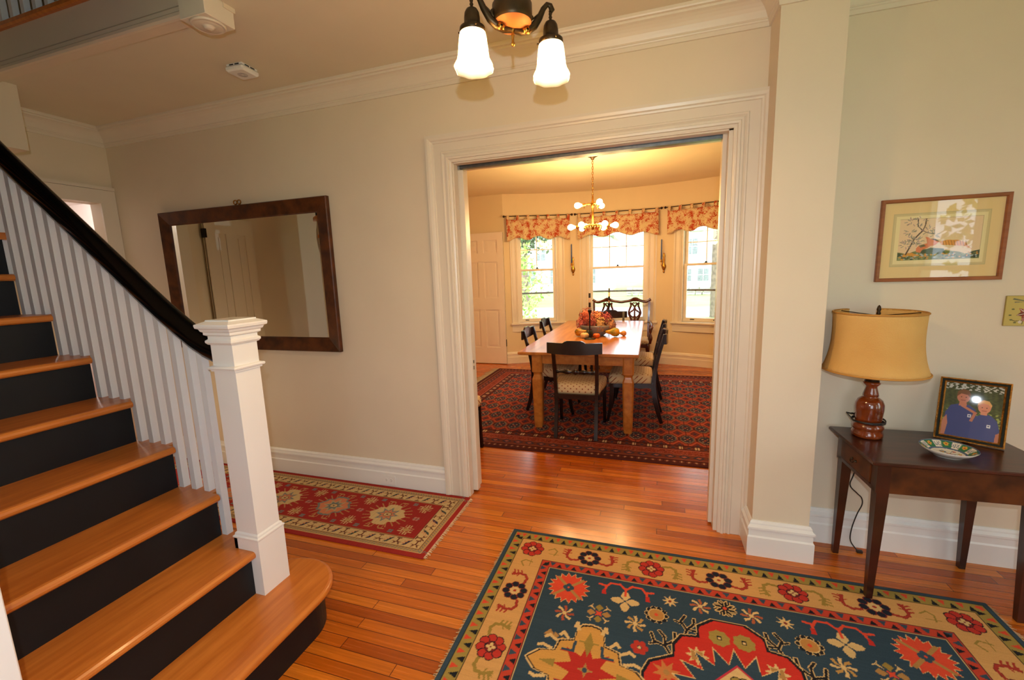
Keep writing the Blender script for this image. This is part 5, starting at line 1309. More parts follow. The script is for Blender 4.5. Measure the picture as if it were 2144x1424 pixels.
for (a0, a1, lab) in ((-28.3, -11.4, 'left'), (-10.2, 10.2, 'middle'), (11.5, 28.3, 'right')):
    rr = BAYR - .085; p0 = Vector((*bay_pt(a0, rr), 2.462)); p1 = Vector((*bay_pt(a1, rr), 2.462)); mid = (p0 + p1) / 2; L_ = (p1 - p0).length; rz = math.atan2(p1.y - p0.y, p1.x - p0.x)
    rod = empty('curtain_rod', mid, rz, 'thin dark curtain rod with ball ends over the %s bay window' % lab, 'curtain rod')
    MB().tube([(-L_ / 2, 0, 0), (L_ / 2, 0, 0)], .007, 8).build('rod', RODM, rod)
    for s_ in (-1, 1):
        MB().ball((s_ * (L_ / 2 + .014), 0, 0), .019, 12, 8).build('finial', RODM, rod)
        MB().tube([(s_ * (L_ / 2 - .06), 0, 0), (s_ * (L_ / 2 - .06), .05, -.012), (s_ * (L_ / 2 - .06), .10, -.012)], .005, 6).build('bracket', RODM, rod)
    va = empty('window_valance', mid, rz, 'red and cream toile tab-top valance with wavy hem on the %s bay window' % lab, 'valance')
    n = 90; W = L_ - .05; vs = []; rows = 10
    ntab = 7
    for k in range(n + 1):
        u = k / n; x = -W / 2 + W * u; ph = (u * (ntab - 1)) % 1.0; sag = .012 * math.sin(PI * ph)
        hem = .365 + .026 * math.cos(u * 3 * 2 * PI) + .012 * math.cos(u * 2 * PI)
        for j in range(rows + 1):
            t = j / rows; vs.append((x + .006 * math.sin(u * 40) * t, -.006 + .012 * math.sin(u * (ntab - 1) * 2 * PI + .6 * math.sin(3 * u)) * (.35 + .65 * t) - .012 * t, -.045 - sag * (1 - t) - (hem - .045) * t))
    fs = [(k * (rows + 1) + j, (k + 1) * (rows + 1) + j, (k + 1) * (rows + 1) + j + 1, k * (rows + 1) + j + 1) for k in range(n) for j in range(rows)]
    m = MB(); m.add(vs, fs, True); o = m.build('valance_panel', TOILE, va); sf = o.modifiers.new('thick', 'SOLIDIFY'); sf.thickness = .002
    for q in range(ntab):
        x = -W / 2 + W * (q / (ntab - 1)) * .955 + W * .0225; m = MB()
        m.tube([(x, -.010, -.055), (x, -.013, -.02), (x, -.008, .010), (x, .004, .013), (x, .012, .002), (x, .009, -.055)], .024, 6, side=(1, 0, 0), ry=.0015, caps=False); m.build('tab', TOILE, va)
# ---- sconces with blue candles
for (a, lab) in ((-11.0, 'left'), (11.0, 'right')):
    x, y = bay_pt(a, BAYR - .012)
    sc = empty('wall_sconce', (x, y, 1.62), -math.radians(a), 'slim antique brass wall sconce on the %s pier between the bay windows' % lab, 'sconce')
    m = MB()
    m.lathe([(0, -.150), (.010, -.140), (.016, -.125), (.008, -.112), (.012, -.105), (.030, -.070), (.034, -.040), (.022, -.010), (.014, .02), (.018, .05), (.012, .09), (.020, .115), (.010, .135), (.014, .15), (0, .16)], 16, T(0, -.010, 0), sy=.45); m.build('backplate', BRASS, sc)
    m = MB(); m.tube(interp([(0, -.02, -.05), (0, -.06, -.075), (-.02, -.085, -.03), (-.025, -.085, .02)], 5), .007, 8); m.lathe([(.004, 0), (.026, .006), (.028, .010), (.012, .012), (.013, .035), (.015, .04), (.010, .04)], 14, T(-.025, -.085, .02)); m.build('candle_arm', BRASS, sc)
    c_ = MB().lathe([(0, 0), (.0115, 0), (.0095, .315), (.003, .325), (0, .332)], 12).build('candle', pmat('blue_wax', rgb(74, 100, 150), .4, var=.05)); c_.matrix_world = sc.matrix_basis @ T(-.025, -.085, .045)
    tag(c_, 'tall blue candle in the %s wall sconce' % lab, 'candle')

# ------------------------------------------------------------------ side table in the hall
def side_table():
    RZ = math.radians(2.0); cx, cy = 1.255, 2.378
    cx = 1.241
    r = empty('side_table', (cx, cy, .0005), RZ, 'dark mahogany side table with slim tapered legs by the right wall', 'table')
    hx, hy, zt = .342, .228, .690
    m = MB(); m.box(-.328, .352, -hy, hy, zt - .016, zt, bev=.004); m.build('tabletop', MAHOG, r)
    ax, ay = .283, .182; za, zb = .535, zt - .016
    m = MB(); m.box(-ax + .02, ax - .0, -ay - .008, -ay + .010, za, zb); m.box(-ax + .02, ax, ay - .010, ay + .008, za, zb); m.box(ax - .008, ax + .010, -ay, ay, za, zb); m.build('apron', BURL, r)
    m = MB(); m.box(-ax - .010, -ax + .008, -ay, ay, za, za + .018); m.box(-ax - .010, -ax + .008, -ay, ay, zb - .014, zb); m.box(-ax - .010, -ax + .008, -ay - .01, -ay + .035, za, zb); m.box(-ax - .010, -ax + .008, ay - .035, ay + .01, za, zb); m.build('drawer_rail', MAHOG, r)
    m = MB(); m.box(-ax - .015, -ax + .006, -ay + .040, ay - .040, za + .021, zb - .017, bev=.003); d = m.build('drawer', BURL, r)
    m = MB()
    for yy in (-.018, .018): m.lathe([(.005, 0), (.007, .002), (.004, .006), (.003, .010)], 12, T(-ax - .015, yy, za + .068, 0, 0, -PI / 2))
    m.tube([(-ax - .024, -.018, za + .068), (-ax - .028, -.012, za + .058), (-ax - .029, 0, za + .055), (-ax - .028, .012, za + .058), (-ax - .024, .018, za + .068)], .0022, 6); m.build('drawer_pull', BRONZE, d)
    for sx in (-1, 1):
        for sy in (-1, 1):
            zf = .0115 if (sx < 0 and sy < 0) else 0
            m = MB(); x, y = sx * (ax - .018), sy * (ay - .014)
            m.box(x - .023, x + .023, y - .023, y + .023, za - .002, zb); m.taper((x + sx * .008, y + sy * .006, zf), (.0125, .0125), (x, y, za - .002), (.023, .023)); m.build('leg', MAHOG, r)
side_table()
TT = .6905
# lamp
lx, ly = 1.028, 2.478
tl = empty('table_lamp', (lx, ly, TT), 0, 'table lamp with a brown glazed pottery base and a mustard cloth bell shade', 'lamp')
POT = pmat('amber_glaze', rgb(92, 34, 10), .12, col2=rgb(136, 58, 16), vs=9, coat=1.0)
MB().lathe([(0, 0), (.058, 0), (.063, .006), (.064, .022), (.057, .034), (.061, .044), (.064, .054), (.060, .064), (.053, .070), (.052, .085), (.055, .110), (.0585, .145), (.057, .168), (.049, .188), (.034, .200), (.027, .204), (.033, .208), (.030, .222), (.024, .245), (.023, .256), (.034, .268), (.035, .274), (.024, .280), (0, .280)], 36).build('lamp_base', POT, tl)
MB().lathe([(.020, .276), (.030, .280), (.026, .292), (.027, .330), (.024, .334), (.012, .336), (.006, .350), (.005, .60)], 24).build('brass_collar', BRONZE, tl)
MB().lathe([(0, .600), (.006, .600), (.009, .612), (.006, .620), (.009, .630), (.006, .645), (0, .652)], 14).build('finial', BRONZE, tl)
SHC = pmat('mustard_shade_cloth', rgb(206, 158, 84), .85, col2=rgb(222, 182, 108), vs=3, stretch=(1, 1, 1), bump=.3, bs=160)
prf = []
for k in range(17):
    t = k / 16; z = .335 + .282 * t; rr = .176 + .030 * (1 - t) ** 3.2 - .004 * math.sin(PI * t); prf.append((rr, z))
m = MB().lathe(prf, 64, wob=lambda a, z, k: 1 - .006 * abs(math.sin(5 * a))); sh = m.build('lamp_shade', SHC, tl); sf = sh.modifiers.new('thick', 'SOLIDIFY'); sf.thickness = .003
m = MB()
for (rr, z) in ((prf[0][0], prf[0][1]), (prf[-1][0], prf[-1][1])): m.tube([(rr * math.cos(t), rr * math.sin(t), z) for t in [2 * PI * k / 48 for k in range(49)]], .0045, 6, caps=False)
m.build('shade_trim', pmat('shade_braid', rgb(186, 134, 60), .8, var=.1), sh)
m = MB()
for q in range(3):
    a = 2.2 + q * 2 * PI / 3; m.tube([(0, 0, .600), (.172 * math.cos(a), .172 * math.sin(a), .612)], .0022, 5)
m.build('shade_spider', BRONZE, sh)
# flex wound round the foot, then down behind the table to the floor
m = MB(); P = []
for k in range(60):
    a = k * .36; P.append((.066 * math.cos(a), .066 * math.sin(a), .070 + .010 * math.sin(a * .32) + k * .0004))
P = [Vector(p) for p in P]
rest = interp([P[-1] + Vector((.0, .01, 0)), (.02, .112, .030), (.025, .126, -.02), (1.042 - lx, 2.60 - ly, .454 - TT), (1.026 - lx, 2.60 - ly, .369 - TT), (1.060 - lx, 2.60 - ly, .325 - TT), (1.083 - lx, 2.60 - ly, .300 - TT), (1.088 - lx, 2.60 - ly, .262 - TT), (1.070 - lx, 2.60 - ly, .205 - TT), (1.050 - lx, 2.595 - ly, .12 - TT), (1.048 - lx, 2.59 - ly, .05 - TT), (1.078 - lx, 2.57 - ly, .006 - TT)], 5)
m.tube(P + rest, .0030, 6); m.tube([P[3], P[3] + Vector((-.03, -.02, .012)), P[6] + Vector((-.035, 0, .02)), P[9]], .003, 6)
m.box(1.070 - lx, 1.096 - lx, 2.560 - ly, 2.575 - ly, .001 - TT, .014 - TT); m.build('power_cord', pmat('dark_flex', rgb(30, 22, 18), .5, var=.1), tl)

# china dish
def dish():
    R_ = .096; C_ = Canvas(-R_, R_, -R_, R_, .0016, rgb(222, 216, 200))
    X, Y = np.meshgrid(C_.xs, C_.ys); rr = np.hypot(X, Y) / R_; th = np.arctan2(Y, X)
    CRM, GRN, BLU, RD, YL = rgb(224, 216, 196), rgb(46, 110, 74), rgb(74, 96, 122), rgb(176, 66, 36), rgb(206, 160, 60)
    C_.im[rr > .62] = GRN; C_.im[(rr > .62) & (np.mod(th * 8 / (2 * PI), 1) > .55)] = CRM
    C_.im[(rr > .58) & (rr < .66)] = BLU; C_.im[rr > .96] = BLU
    for k in range(8):
        a = (k + .28) * 2 * PI / 8; C_.flower(.080 * R_ / .096 * math.cos(a), .080 * math.sin(a), .009, 5, YL, core=RD)
        a = (k + .78) * 2 * PI / 8
        for q in range(5): C_.line([(.070 * math.cos(a + (q - 2) * .07), .070 * math.sin(a + (q - 2) * .07)), (.086 * math.cos(a + (q - 1.4) * .07), .086 * math.sin(a + (q - 1.4) * .07))], .0022, BLU)
    rs = random.Random(3)
    for k in range(26):
        a, q = rs.uniform(0, 6.28), rs.uniform(0, .046); c_ = rs.choice([RD, GRN, BLU, YL, RD]); C_.flower(q * math.cos(a), q * math.sin(a), rs.uniform(.005, .010), 5, c_); 
    for k in range(8):
        a = k * .8; C_.line([(.01 * math.cos(a), .01 * math.sin(a)), (.045 * math.cos(a + .6), .045 * math.sin(a + .6))], .0018, BLU)
    d = empty('china_dish', (1.252, 2.293, TT), math.radians(10), 'shallow round china dish painted green, blue and red on the side table', 'dish')
    V = []; F = []; n = 64; prof = [(0, .007), (.20, .007), (.40, .008), (.55, .010), (.64, .014), (.76, .022), (.88, .031), (1.0, .038)]
    # painted well and rim as a fine polar mesh carrying the colours
    rings = 60; cols = []
    def hz(t):
        for (a, za), (b, zb_) in zip(prof[:-1], prof[1:]):
            if t <= b: return za + (zb_ - za) * (t - a) / (b - a)
        return prof[-1][1]
    nn = 160
    for k in range(rings + 1):
        t = k / rings
        for i in range(nn):
            a = 2 * PI * i / nn; x, y = t * R_ * math.cos(a), t * R_ * math.sin(a); V.append((x, y, hz(t)))
            ix = min(C_.nx - 1, int(round((x + R_) / (2 * R_) * (C_.nx - 1)))); iy = min(C_.ny - 1, int(round((y + R_) / (2 * R_) * (C_.ny - 1)))); cols.append((*C_.im[iy, ix], 1))
    for k in range(rings):
        for i in range(nn): j = (i + 1) % nn; F.append((k * nn + i, k * nn + j, (k + 1) * nn + j, (k + 1) * nn + i))
    me = bpy.data.meshes.new('painted_face'); me.from_pydata(V, [], F); me.update(); ca = me.color_attributes.new('Col', 'FLOAT_COLOR', 'POINT'); ca.data.foreach_set('color', np.array(cols, 'f').ravel())
    me.polygons.foreach_set('use_smooth', [True] * len(F)); me.materials.append(GLAZE); o = bpy.data.objects.new('painted_face', me); COL.objects.link(o); o.parent = d
    MB().lathe([(0, .003), (.045, .003), (.046, 0), (.050, 0), (.051, .005), (.066, .011), (.084, .024), (.0965, .0375), (.096, .0385)], 64).build('dish_underside', pmat('white_china', rgb(214, 208, 196), .15, var=.02, coat=.5), d)
dish()

# standing photograph
def photo():
    w_, h_ = .186, .252; C_ = Canvas(-w_ / 2, w_ / 2, -h_ / 2, h_ / 2, .0013, rgb(58, 66, 30))
    rs = np.random.RandomState(8); X, Y = np.meshgrid(C_.xs, C_.ys)
    n = np.zeros(X.shape)
    for _ in range(60): a, b, k1, k2 = rs.uniform(-.1, .1), rs.uniform(-.13, .13), rs.uniform(90, 420), rs.uniform(90, 420); n += np.sin(k1 * (X - a) + 3 * np.sin(k2 * (Y - b) * .4)) * np.cos(k2 * (Y - b))
    n /= 8; C_.im[:] = np.array(rgb(58, 66, 30)) * (1 + .4 * n[..., None].clip(-1, 1)); up = (Y > .02)[..., None]; C_.im[:] = np.where(up, C_.im * .7, C_.im)
    C_.im[(Y > .095) & (n > .1)] = rgb(150, 150, 140); C_.im[(Y < -.0) & (n > .35)] = rgb(126, 130, 60)
    SK, SK2, SH, SH2, HR, HR2 = rgb(156, 96, 72), rgb(168, 110, 84), rgb(42, 52, 96), rgb(50, 58, 100), rgb(92, 58, 30), rgb(176, 130, 74)
    # person left
    C_.poly([(-.090, -.126), (-.086, -.02), (-.070, .018), (-.040, .030), (-.010, .028), (.012, .010), (.020, -.04), (.01, -.126)], SH)
    C_.poly([(-.093, -.126), (-.093, -.06), (-.080, -.03), (-.074, -.07), (-.080, -.126)], SK)
    C_.poly([(-.044, .02), (-.018, .02), (-.020, .05), (-.042, .05)], SK); C_.disc(-.031, .062, .0215, SK, .028); C_.poly([(-.054, .06), (-.052, .086), (-.036, .100), (-.016, .096), (-.008, .076), (-.011, .062), (-.018, .074), (-.040, .078), (-.050, .066)], HR)
    C_.disc(-.038, .062, .0022, rgb(40, 26, 20)); C_.disc(-.023, .062, .0022, rgb(40, 26, 20)); C_.line([(-.037, .047), (-.025, .047)], .0028, rgb(110, 44, 36))
    # person right, lighter hair
    C_.poly([(.000, -.126), (.002, -.045), (.018, -.018), (.040, -.004), (.062, -.008), (.082, -.030), (.092, -.07), (.093, -.126)], SH2)
    C_.poly([(.080, -.126), (.082, -.09), (.093, -.08), (.093, -.126)], SK)
    C_.poly([(.028, -.01), (.050, -.01), (.048, .015), (.030, .015)], SK2); C_.disc(.039, .025, .0205, SK2, .027); C_.poly([(.016, .026), (.018, .048), (.034, .060), (.052, .056), (.062, .038), (.060, .028), (.050, .042), (.032, .044), (.020, .034)], HR2)
    C_.disc(.032, .024, .0022, rgb(40, 26, 20)); C_.disc(.046, .024, .0022, rgb(40, 26, 20)); C_.line([(.033, .010), (.045, .010)], .0028, rgb(120, 50, 40))
    C_.line([(.002, -.042), (.012, -.006), (-.03, .02)], .010, SK)
    for (x, y) in ((-.006, -.022), (.058, -.058)): C_.rect(x - .006, x + .006, y - .007, y + .007, rgb(196, 196, 200)); C_.rect(x - .003, x + .003, y - .003, y + .003, rgb(60, 66, 100))
    C_.im = np.clip(C_.im * 1.9, 0, .85)
    ang = math.atan2(-.112, .198)
    root = empty('framed_photo', (1.415, 2.468, TT + .0035), ang, 'gilt framed photo of two people in blue shirts standing on the side table', 'framed photo')
    L_ = T(0, 0, 0, 0, math.radians(-14)); FW = .022; W2, H = w_ / 2 + FW, h_ + 2 * FW
    fr = MB(); fr.sweep([(-W2, 0, 0), (-W2, 0, H), (W2, 0, H), (W2, 0, 0)], (0, -1, 0), [(-FW, -.004), (-FW, .004), (-FW + .005, .009), (-FW + .007, .004), (-.007, .006), (-.005, .011), (0, .009), (0, -.004)], 1, closed=True)
    fr.v = [tuple(L_ @ Vector(v)) for v in fr.v]
    fo = fr.build('gilt_frame', pmat('gilt', rgb(176, 118, 48), .35, metal=.8, var=.3, vs=120, bump=.6, bs=220), root)
    bd = MB(); b0, b1 = -FW + .0072, -.0072
    bd.sweep([(-W2, 0, 0), (-W2, 0, H), (W2, 0, H), (W2, 0, 0)], (0, -1, 0), [(b0, .0046), (b0, .0062), (b1, .0066), (b1, .0046)], 1, closed=True); bd.v = [tuple(L_ @ Vector(v)) for v in bd.v]
    bd.build('dark_band', pmat('green_black_lacquer', rgb(26, 30, 16), .65, var=.3, vs=50, spec=.2), fo)
    pl = L_ @ Matrix(((1, 0, 0, 0), (0, 0, -1, .0), (0, 1, 0, H / 2), (0, 0, 0, 1)))
    C_.mesh('photo_print', PRINT, 0, 0, root, place=pl)
    g = MB().box(-w_ / 2, w_ / 2, -.0030, -.0018, FW, H - FW); g.v = [tuple(L_ @ Vector(v)) for v in g.v]; g.build('glass', PICGLASS, root)
    b = MB().box(-w_ / 2 - .01, w_ / 2 + .01, .001, .004, FW * .5, H - FW * .5); b.v = [tuple(L_ @ Vector(v)) for v in b.v]
    b.taper((0, .112, 0), (.02, .0015), (0, .045, H * .62), (.012, .0015)); b.build('backing', pmat('brown_board', rgb(60, 44, 30), .8, var=.1), root)
photo()

# framed bird print
def print_picture():
    x0, x1, z0, z1 = 1.061, 1.549, 1.444, 1.838; cx, cz = (x0 + x1) / 2, (z0 + z1) / 2
    root = empty('framed_picture', (cx, YR, cz), 0, 'thin wood framed print of a pheasant under a tree on the right wall', 'picture')
    W2, H2 = (x1 - x0) / 2, (z1 - z0) / 2; FW = .017
    m = MB(); m.sweep([(-W2, 0, -H2), (-W2, 0, H2), (W2, 0, H2), (W2, 0, -H2)], (0, -1, 0), [(-FW, 0), (-FW, .012), (-FW + .003, .016), (-.002, .018), (0, .016), (0, 0)], 1, closed=True); m.build('picture_frame', pmat('frame_wood', rgb(128, 70, 32), .4, col2=rgb(156, 92, 48), vs=8, stretch=(1, 1, 6)), root)
    w_, h_ = W2 - FW + .002, H2 - FW + .002
    C_ = Canvas(-w_, w_, -h_, h_, .0016, rgb(196, 172, 120))
    C_.rect(-.188, .182, -.125, .128, rgb(170, 156, 112)); C_.rect(-.184, .178, -.121, .124, rgb(178, 164, 118)); C_.rect(-.176, .170, -.112, .115, rgb(206, 186, 138))
    ax0, ax1, az0, az1 = -.160, .156, -.095, .100
    C_.rect(ax0, ax1, az0, az1, rgb(196, 172, 134)); C_.line([(ax0, az1), (ax1, az1), (ax1, az0)], .0018, rgb(150, 130, 90))
    G1, G2, OC, OR_, BR = rgb(54, 70, 48), rgb(92, 100, 52), rgb(180, 126, 44), rgb(186, 104, 58), rgb(64, 50, 40)
    C_.poly([(ax0, az0), (ax0, -.055), (-.145, -.058), (-.12, -.066), (-.10, -.055), (-.06, -.044), (0, -.046), (.04, -.055), (.08, -.062), (.11, -.075), (.125, -.062), (ax1, -.055), (ax1, az0)], G2)
    C_.poly([(ax0, az0 + .006), (ax0, -.058), (-.15, -.060), (-.118, -.072), (-.11, az0 + .006)], G1); C_.poly([(.088, az0 + .006), (.115, -.074), (.132, -.060), (ax1, -.056), (ax1, az0 + .006)], G1)
    C_.poly([(-.07, -.070), (-.064, -.050), (-.03, -.038), (.02, -.044), (.03, -.068)], G1)
    rs = random.Random(5)
    for k in range(150):
        x, z = rs.uniform(ax0 + .006, ax1 - .006), rs.uniform(az0 + .004, -.066); C_.disc(x, z, rs.uniform(.003, .007), rs.choice([G1, OC, G2, rgb(120, 128, 84), rgb(40, 56, 44), rgb(148, 156, 150)]), .003, 8)
    for k in range(26): x = rs.uniform(-.135, -.08); C_.disc(x, -.064 - abs(x + .11) * .3 + rs.uniform(-.006, .004), .007, OC, .004, 8)
    C_.line([(-.126, -.066), (-.112, -.030), (-.098, .006), (-.080, .030), (-.068, .044)], .006, BR); C_.line([(-.068, .044), (-.088, .066), (-.090, .098)], .0038, BR); C_.line([(-.068, .044), (-.060, .070), (-.058, .098)], .0042, BR); C_.line([(-.068, .044), (-.05, .034), (-.02, .026)], .0028, BR)
    for (x, z, q) in ((-.115, .040, 12), (-.105, .002, 20), (-.13, -.02, 14), (-.115, .09, 14), (-.075, .09, 8), (-.045, .045, 12), (-.02, .022, 8), (-.09, -.01, 14), (-.08, .0, 8)):
        for k in range(q): a = rs.uniform(0, 6.28); d = rs.uniform(.004, .018); C_.line([(x + d * math.cos(a), z + d * math.sin(a)), (x + (d + .010) * math.cos(a), z + (d + .008) * math.sin(a))], .003, rs.choice([rgb(110, 108, 90), rgb(130, 124, 108), rgb(150, 120, 116)]))
    # bird: body, neck, head, long barred tail
    C_.poly([(-.086, -.056), (-.088, -.040), (-.078, -.026), (-.058, -.020), (-.046, -.016), (-.030, -.010), (-.024, -.022), (-.040, -.038), (-.062, -.046), (-.070, -.060)], OR_)
    C_.poly([(-.046, -.016), (-.050, .004), (-.056, .014), (-.044, .012), (-.034, .004), (-.016, .002), (0, -.012), (-.016, -.028), (-.036, -.030)], OR_); C_.poly([(-.034, .004), (-.016, .003), (.004, -.012), (-.012, -.006)], rgb(60, 74, 84))
    C_.poly([(-.078, -.026), (-.058, -.020), (-.050, -.030), (-.07, -.036)], rgb(92, 80, 50))
    C_.poly([(0, -.012), (.03, -.004), (.07, -.006), (.100, -.020), (.126, -.052), (.095, -.036), (.05, -.030), (.01, -.026)], rgb(190, 124, 56))
    for k in range(9): C_.line([(.012 + k * .011, -.006 - k * .0008), (.018 + k * .011, -.028 - k * .001)], .0018, rgb(120, 60, 30))
    root_pl = Matrix(((1, 0, 0, 0), (0, 0, -1, -.004), (0, 1, 0, 0), (0, 0, 0, 1)))
    C_.im = np.clip(C_.im * 1.5, 0, .85)
    C_.mesh('matted_print', PRINT, 0, 0, root, place=root_pl)
    MB().box(-w_, w_, -.009, -.007, -h_, h_).build('glass', PICGLASS, root); MB().box(-w_, w_, -.003, -.001, -h_, h_).build('backing', pmat('brown_board', rgb(60, 44, 30)), root)
print_picture()
# decoupage tile with a lily and a dragonfly
def tile():
    root = empty('decorative_tile', (1.651, YR, 1.296), 0, 'small square yellow plaque painted with a lily and a dragonfly', 'plaque')
    MB().box(-.071, .071, -.008, 0, -.071, .071, bev=.002).build('plaque_body', pmat('plaque_edge', rgb(150, 130, 60), .4, var=.1), root)
    C_ = Canvas(-.0695, .0695, -.0695, .0695, .0011, rgb(190, 172, 96)); rs = random.Random(9)
    DK, RD, WH, OL = rgb(52, 44, 34), rgb(110, 40, 36), rgb(208, 196, 176), rgb(92, 96, 60)
    C_.line([(-.002, .020), (-.004, .066)], .004, DK)
    for s_ in (-1, 1):
        C_.poly([(-.003, .048), (s_ * .045, .060), (s_ * .048, .053), (-.003, .044)], rgb(104, 108, 86)); C_.poly([(-.003, .042), (s_ * .040, .038), (s_ * .040, .044)], rgb(120, 118, 92))
    for k in range(6):
        a = .4 + k * 1.0; C_.push(.006, -.012, 1, 1, a); C_.poly([(0, -.004), (.018, -.010), (.036, 0), (.018, .009), (0, .004)], RD if k % 2 else rgb(146, 60, 44)); C_.line([(.004, 0), (.030, 0)], .0028, WH); C_.pop()
    C_.poly([(-.006, .004), (.008, .022), (.014, .002), (.004, -.010)], WH)
    C_.line([(0, -.03), (-.004, -.062)], .003, OL); C_.line([(-.004, -.045), (-.03, -.048), (-.045, -.042)], .0026, DK); C_.line([(.02, -.03), (.05, -.058)], .0026, DK)
    for (x, y) in ((-.045, -.042), (-.05, -.02), (.045, .01), (-.03, -.055), (-.042, .008)): C_.disc(x, y, .006, OL, .0035, 8)
    C_.disc(0, -.04, .008, rgb(170, 110, 100)); C_.disc(-.012, -.052, .007, WH)
    C_.mesh('painted_face', GLAZE, 0, 0, root, place=Matrix(((1, 0, 0, 0), (0, 0, -1, -.0086), (0, 1, 0, 0), (0, 0, 0, 1))))
tile()

# ------------------------------------------------------------------ outdoors
LAWN = pmat('lawn_grass', (.20, .34, .07), .95, col2=(.30, .46, .12), vs=.7)
struct(MB().box(-60, 60, 8.6, 20.2, -.75, -.6).build('ground', LAWN)); struct(MB().box(-60, 60, 20.2, 25.5, -.75, -.61).build('road', pmat('pale_asphalt', (.55, .54, .52), .9, var=.1)))
struct(MB().box(-60, 60, 25.5, 90, -.75, -.6).build('ground', LAWN)); struct(MB().box(3.3, 40, -30, 30, -.75, -.62).build('ground', LAWN)); struct(MB().box(-30, 40, -30, -3, -.75, -.63).build('ground', LAWN))
def tree(loc, h, r_, cr, cz, leaf, label, cat='tree', n=2600, seed=1, name='tree', ls=.16):
    rt = empty(name, loc, 0, label, cat); rnd = random.Random(seed); m = MB()
    if r_: m.tube([(0, 0, 0), (rnd.uniform(-.1, .1) * r_ * 3, 0, h * .35), (0, r_, h * .7), (0, 0, h)], [r_ * 1.25, r_, r_ * .8, r_ * .4], 12)
    for k in range(7 if r_ else 5):
        a = k * 2.4; q = (cr[0] * .7 * math.cos(a), cr[1] * .7 * math.sin(a), cz + cr[2] * rnd.uniform(-.3, .5)); b0 = (0, 0, h * (.55 + .05 * k) if r_ else 0.05); m.tube([b0, ((b0[0] + q[0]) / 2, (b0[1] + q[1]) / 2, (b0[2] + q[2]) / 2 + .1), q], [max(.02, r_ * .4), max(.015, r_ * .25), .01], 6)
    m.build('trunk', pmat('bark', (.16, .12, .09), .9, var=.3, vs=8, bump=.5, bs=30), rt)
    m = MB()
    for k in range(n):
        th = rnd.uniform(0, 2 * PI); u = rnd.uniform(-1, 1); q = rnd.uniform(.45, 1) ** .6; s_ = math.sqrt(1 - u * u); lump = 1 + .25 * math.sin(3 * th + 2 * u * 3) + .12 * math.sin(7 * th)
        c = Vector((cr[0] * q * s_ * math.cos(th) * lump, cr[1] * q * s_ * math.sin(th) * lump, cz + cr[2] * q * u)); a = Vector((rnd.gauss(0, 1), rnd.gauss(0, 1), rnd.gauss(0, 1))).normalized(); b = a.orthogonal().normalized(); l = ls * rnd.uniform(.6, 1.3)
        m.add([c, c + a * l * .5 + b * l * .28, c + a * l, c + a * l * .5 - b * l * .28], [(0, 1, 2, 3)])
    m.build('foliage', leaf, rt)
LF1 = pmat('fresh_leaves', (.20, .36, .08), .7, col2=(.42, .55, .16), vs=2); LF2 = pmat('dark_leaves', (.05, .09, .04), .8, col2=(.12, .16, .08), vs=2); LF3 = pmat('autumn_leaves', (.50, .36, .08), .8, col2=(.32, .36, .10), vs=2)
tree((-3.75, 11.6, -.6), 0, 0, (.85, .7, 1.7), 1.6, LF1, 'leafy green shrub outside the left bay window', 'shrub', 1500, 2, 'shrub', .13)
tree((-7.6, 26.0, -.6), 7.0, .28, (3.4, 2.5, 3.0), 6.2, LF2, 'dark leafed tree across the road beyond the left bay window', 'tree', 2600, 3, ls=.34)
tree((2.63, 20.0, -.6), 9.0, .23, (3.2, 2.6, 2.0), 9.5, LF1, 'tall street tree with a bare grey trunk outside the right bay window', 'tree', 1500, 4, ls=.3)
tree((6.6, -3.3, -.6), 5.5, .16, (2.0, 2.2, 2.4), 3.4, LF3, 'golden autumn tree outside the east window, reflected in the picture glass', 'tree', 3800, 6, ls=.17)
tree((4.6, .9, -.6), 0, 0, (.7, .9, 1.0), 1.0, LF1, 'green bush outside the east window, reflected in the picture glass', 'shrub', 1500, 7, 'shrub', .12)
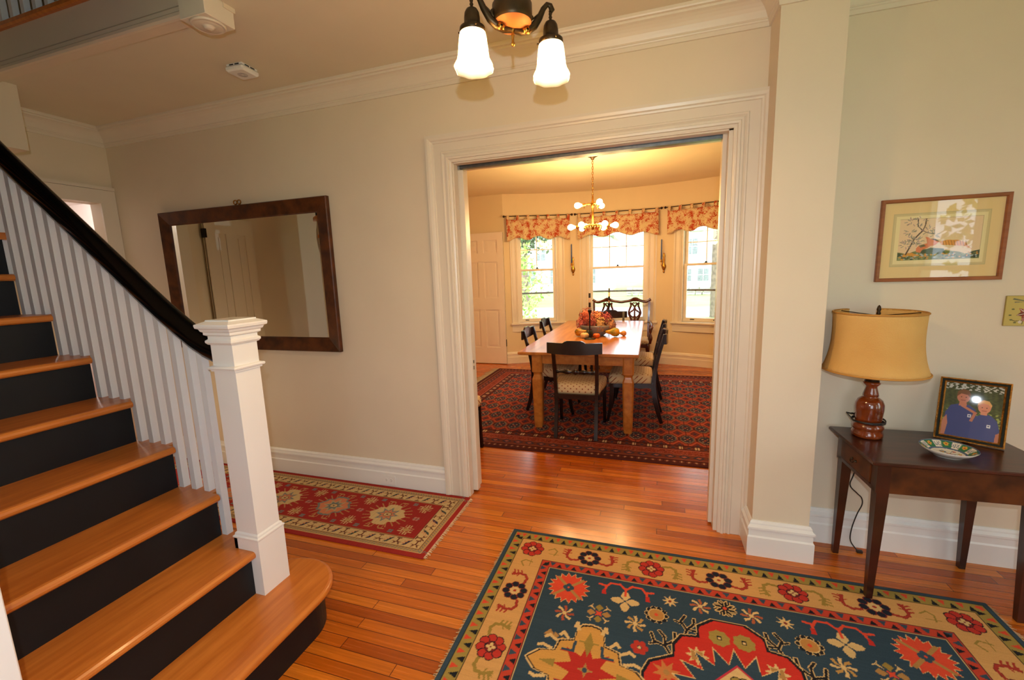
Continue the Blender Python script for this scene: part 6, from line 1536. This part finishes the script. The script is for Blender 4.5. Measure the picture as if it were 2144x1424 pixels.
def house(loc, w_, d_, h_, wins, label):
    rt = empty('house', loc, 0, label, 'house'); WH = pmat('white_clapboard', (.80, .80, .78), .8, var=.03)
    m = MB(); m.box(-w_ / 2, w_ / 2, 0, d_, 0, h_)
    for k in range(int(h_ / .2)): m.box(-w_ / 2 - .01, w_ / 2 + .01, -.02, 0, k * .2, k * .2 + .17)
    m.build('wall', WH, rt)
    m = MB(); m.prism([(-w_ / 2 - .4, h_), (w_ / 2 + .4, h_), (w_ / 2 + .4, h_ + .15), (0, h_ + w_ * .30), (-w_ / 2 - .4, h_ + .15)], -.4, d_ + .4, Matrix(((1, 0, 0, 0), (0, 0, 1, 0), (0, 1, 0, 0), (0, 0, 0, 1)))); m.build('roof', pmat('grey_shingle', (.30, .30, .31), .9, var=.15), rt)
    for (x, z, ww, hh) in wins:
        m = MB(); m.box(x - ww / 2 - .12, x + ww / 2 + .12, -.08, -.02, z - .12, z + hh + .12); f = m.build('window', WH, rt)
        m = MB(); m.box(x - ww / 2, x + ww / 2, -.10, -.08, z, z + hh); m.build('pane', pmat('dark_window', (.16, .18, .20), .2, var=.2), f)
        m = MB(); m.box(x - .03, x + .03, -.12, -.10, z, z + hh); m.box(x - ww / 2, x + ww / 2, -.12, -.10, z + hh / 2 - .03, z + hh / 2 + .03); m.build('muntin', WH, f)
house((6.2, 47, -.6), 12, 8, 5.6, [(-3.0, .75, 1.0, 1.2), (-1.4, .75, 1.0, 1.2), (.5, .75, 1.0, 1.2), (3.2, .75, 1.0, 1.2), (-2.5, 3.4, 1.0, 1.5), (1.5, 3.4, 1.0, 1.5)], 'white clapboard house across the road beyond the right bay window')
house((-9.5, 44, -.6), 11, 8, 5.4, [(-2.6, .9, 1.0, 1.5), (0, .9, 1.0, 1.5), (3.6, .9, 1.0, 1.5), (-1.5, 3.3, 1.0, 1.4), (2.5, 3.3, 1.0, 1.4)], 'white house across the road beyond the left and middle bay windows')
sw_ = MB(); rnd = random.Random(4)
for row in range(3):
    x = -2.0 + rnd.uniform(0, .3)
    while x < 16: l = rnd.uniform(.4, .8); sw_.box(x, x + l - .04, 36.0 + rnd.uniform(-.05, .03), 36.5, -.6 + row * .22, -.6 + row * .22 + .20, bev=.03); x += l
o = sw_.build('stone_wall', pmat('field_stone', (.36, .33, .30), .9, var=.3, vs=3)); tag(o, 'low field stone wall at the edge of the lawn across the road', 'wall', kind='stuff')
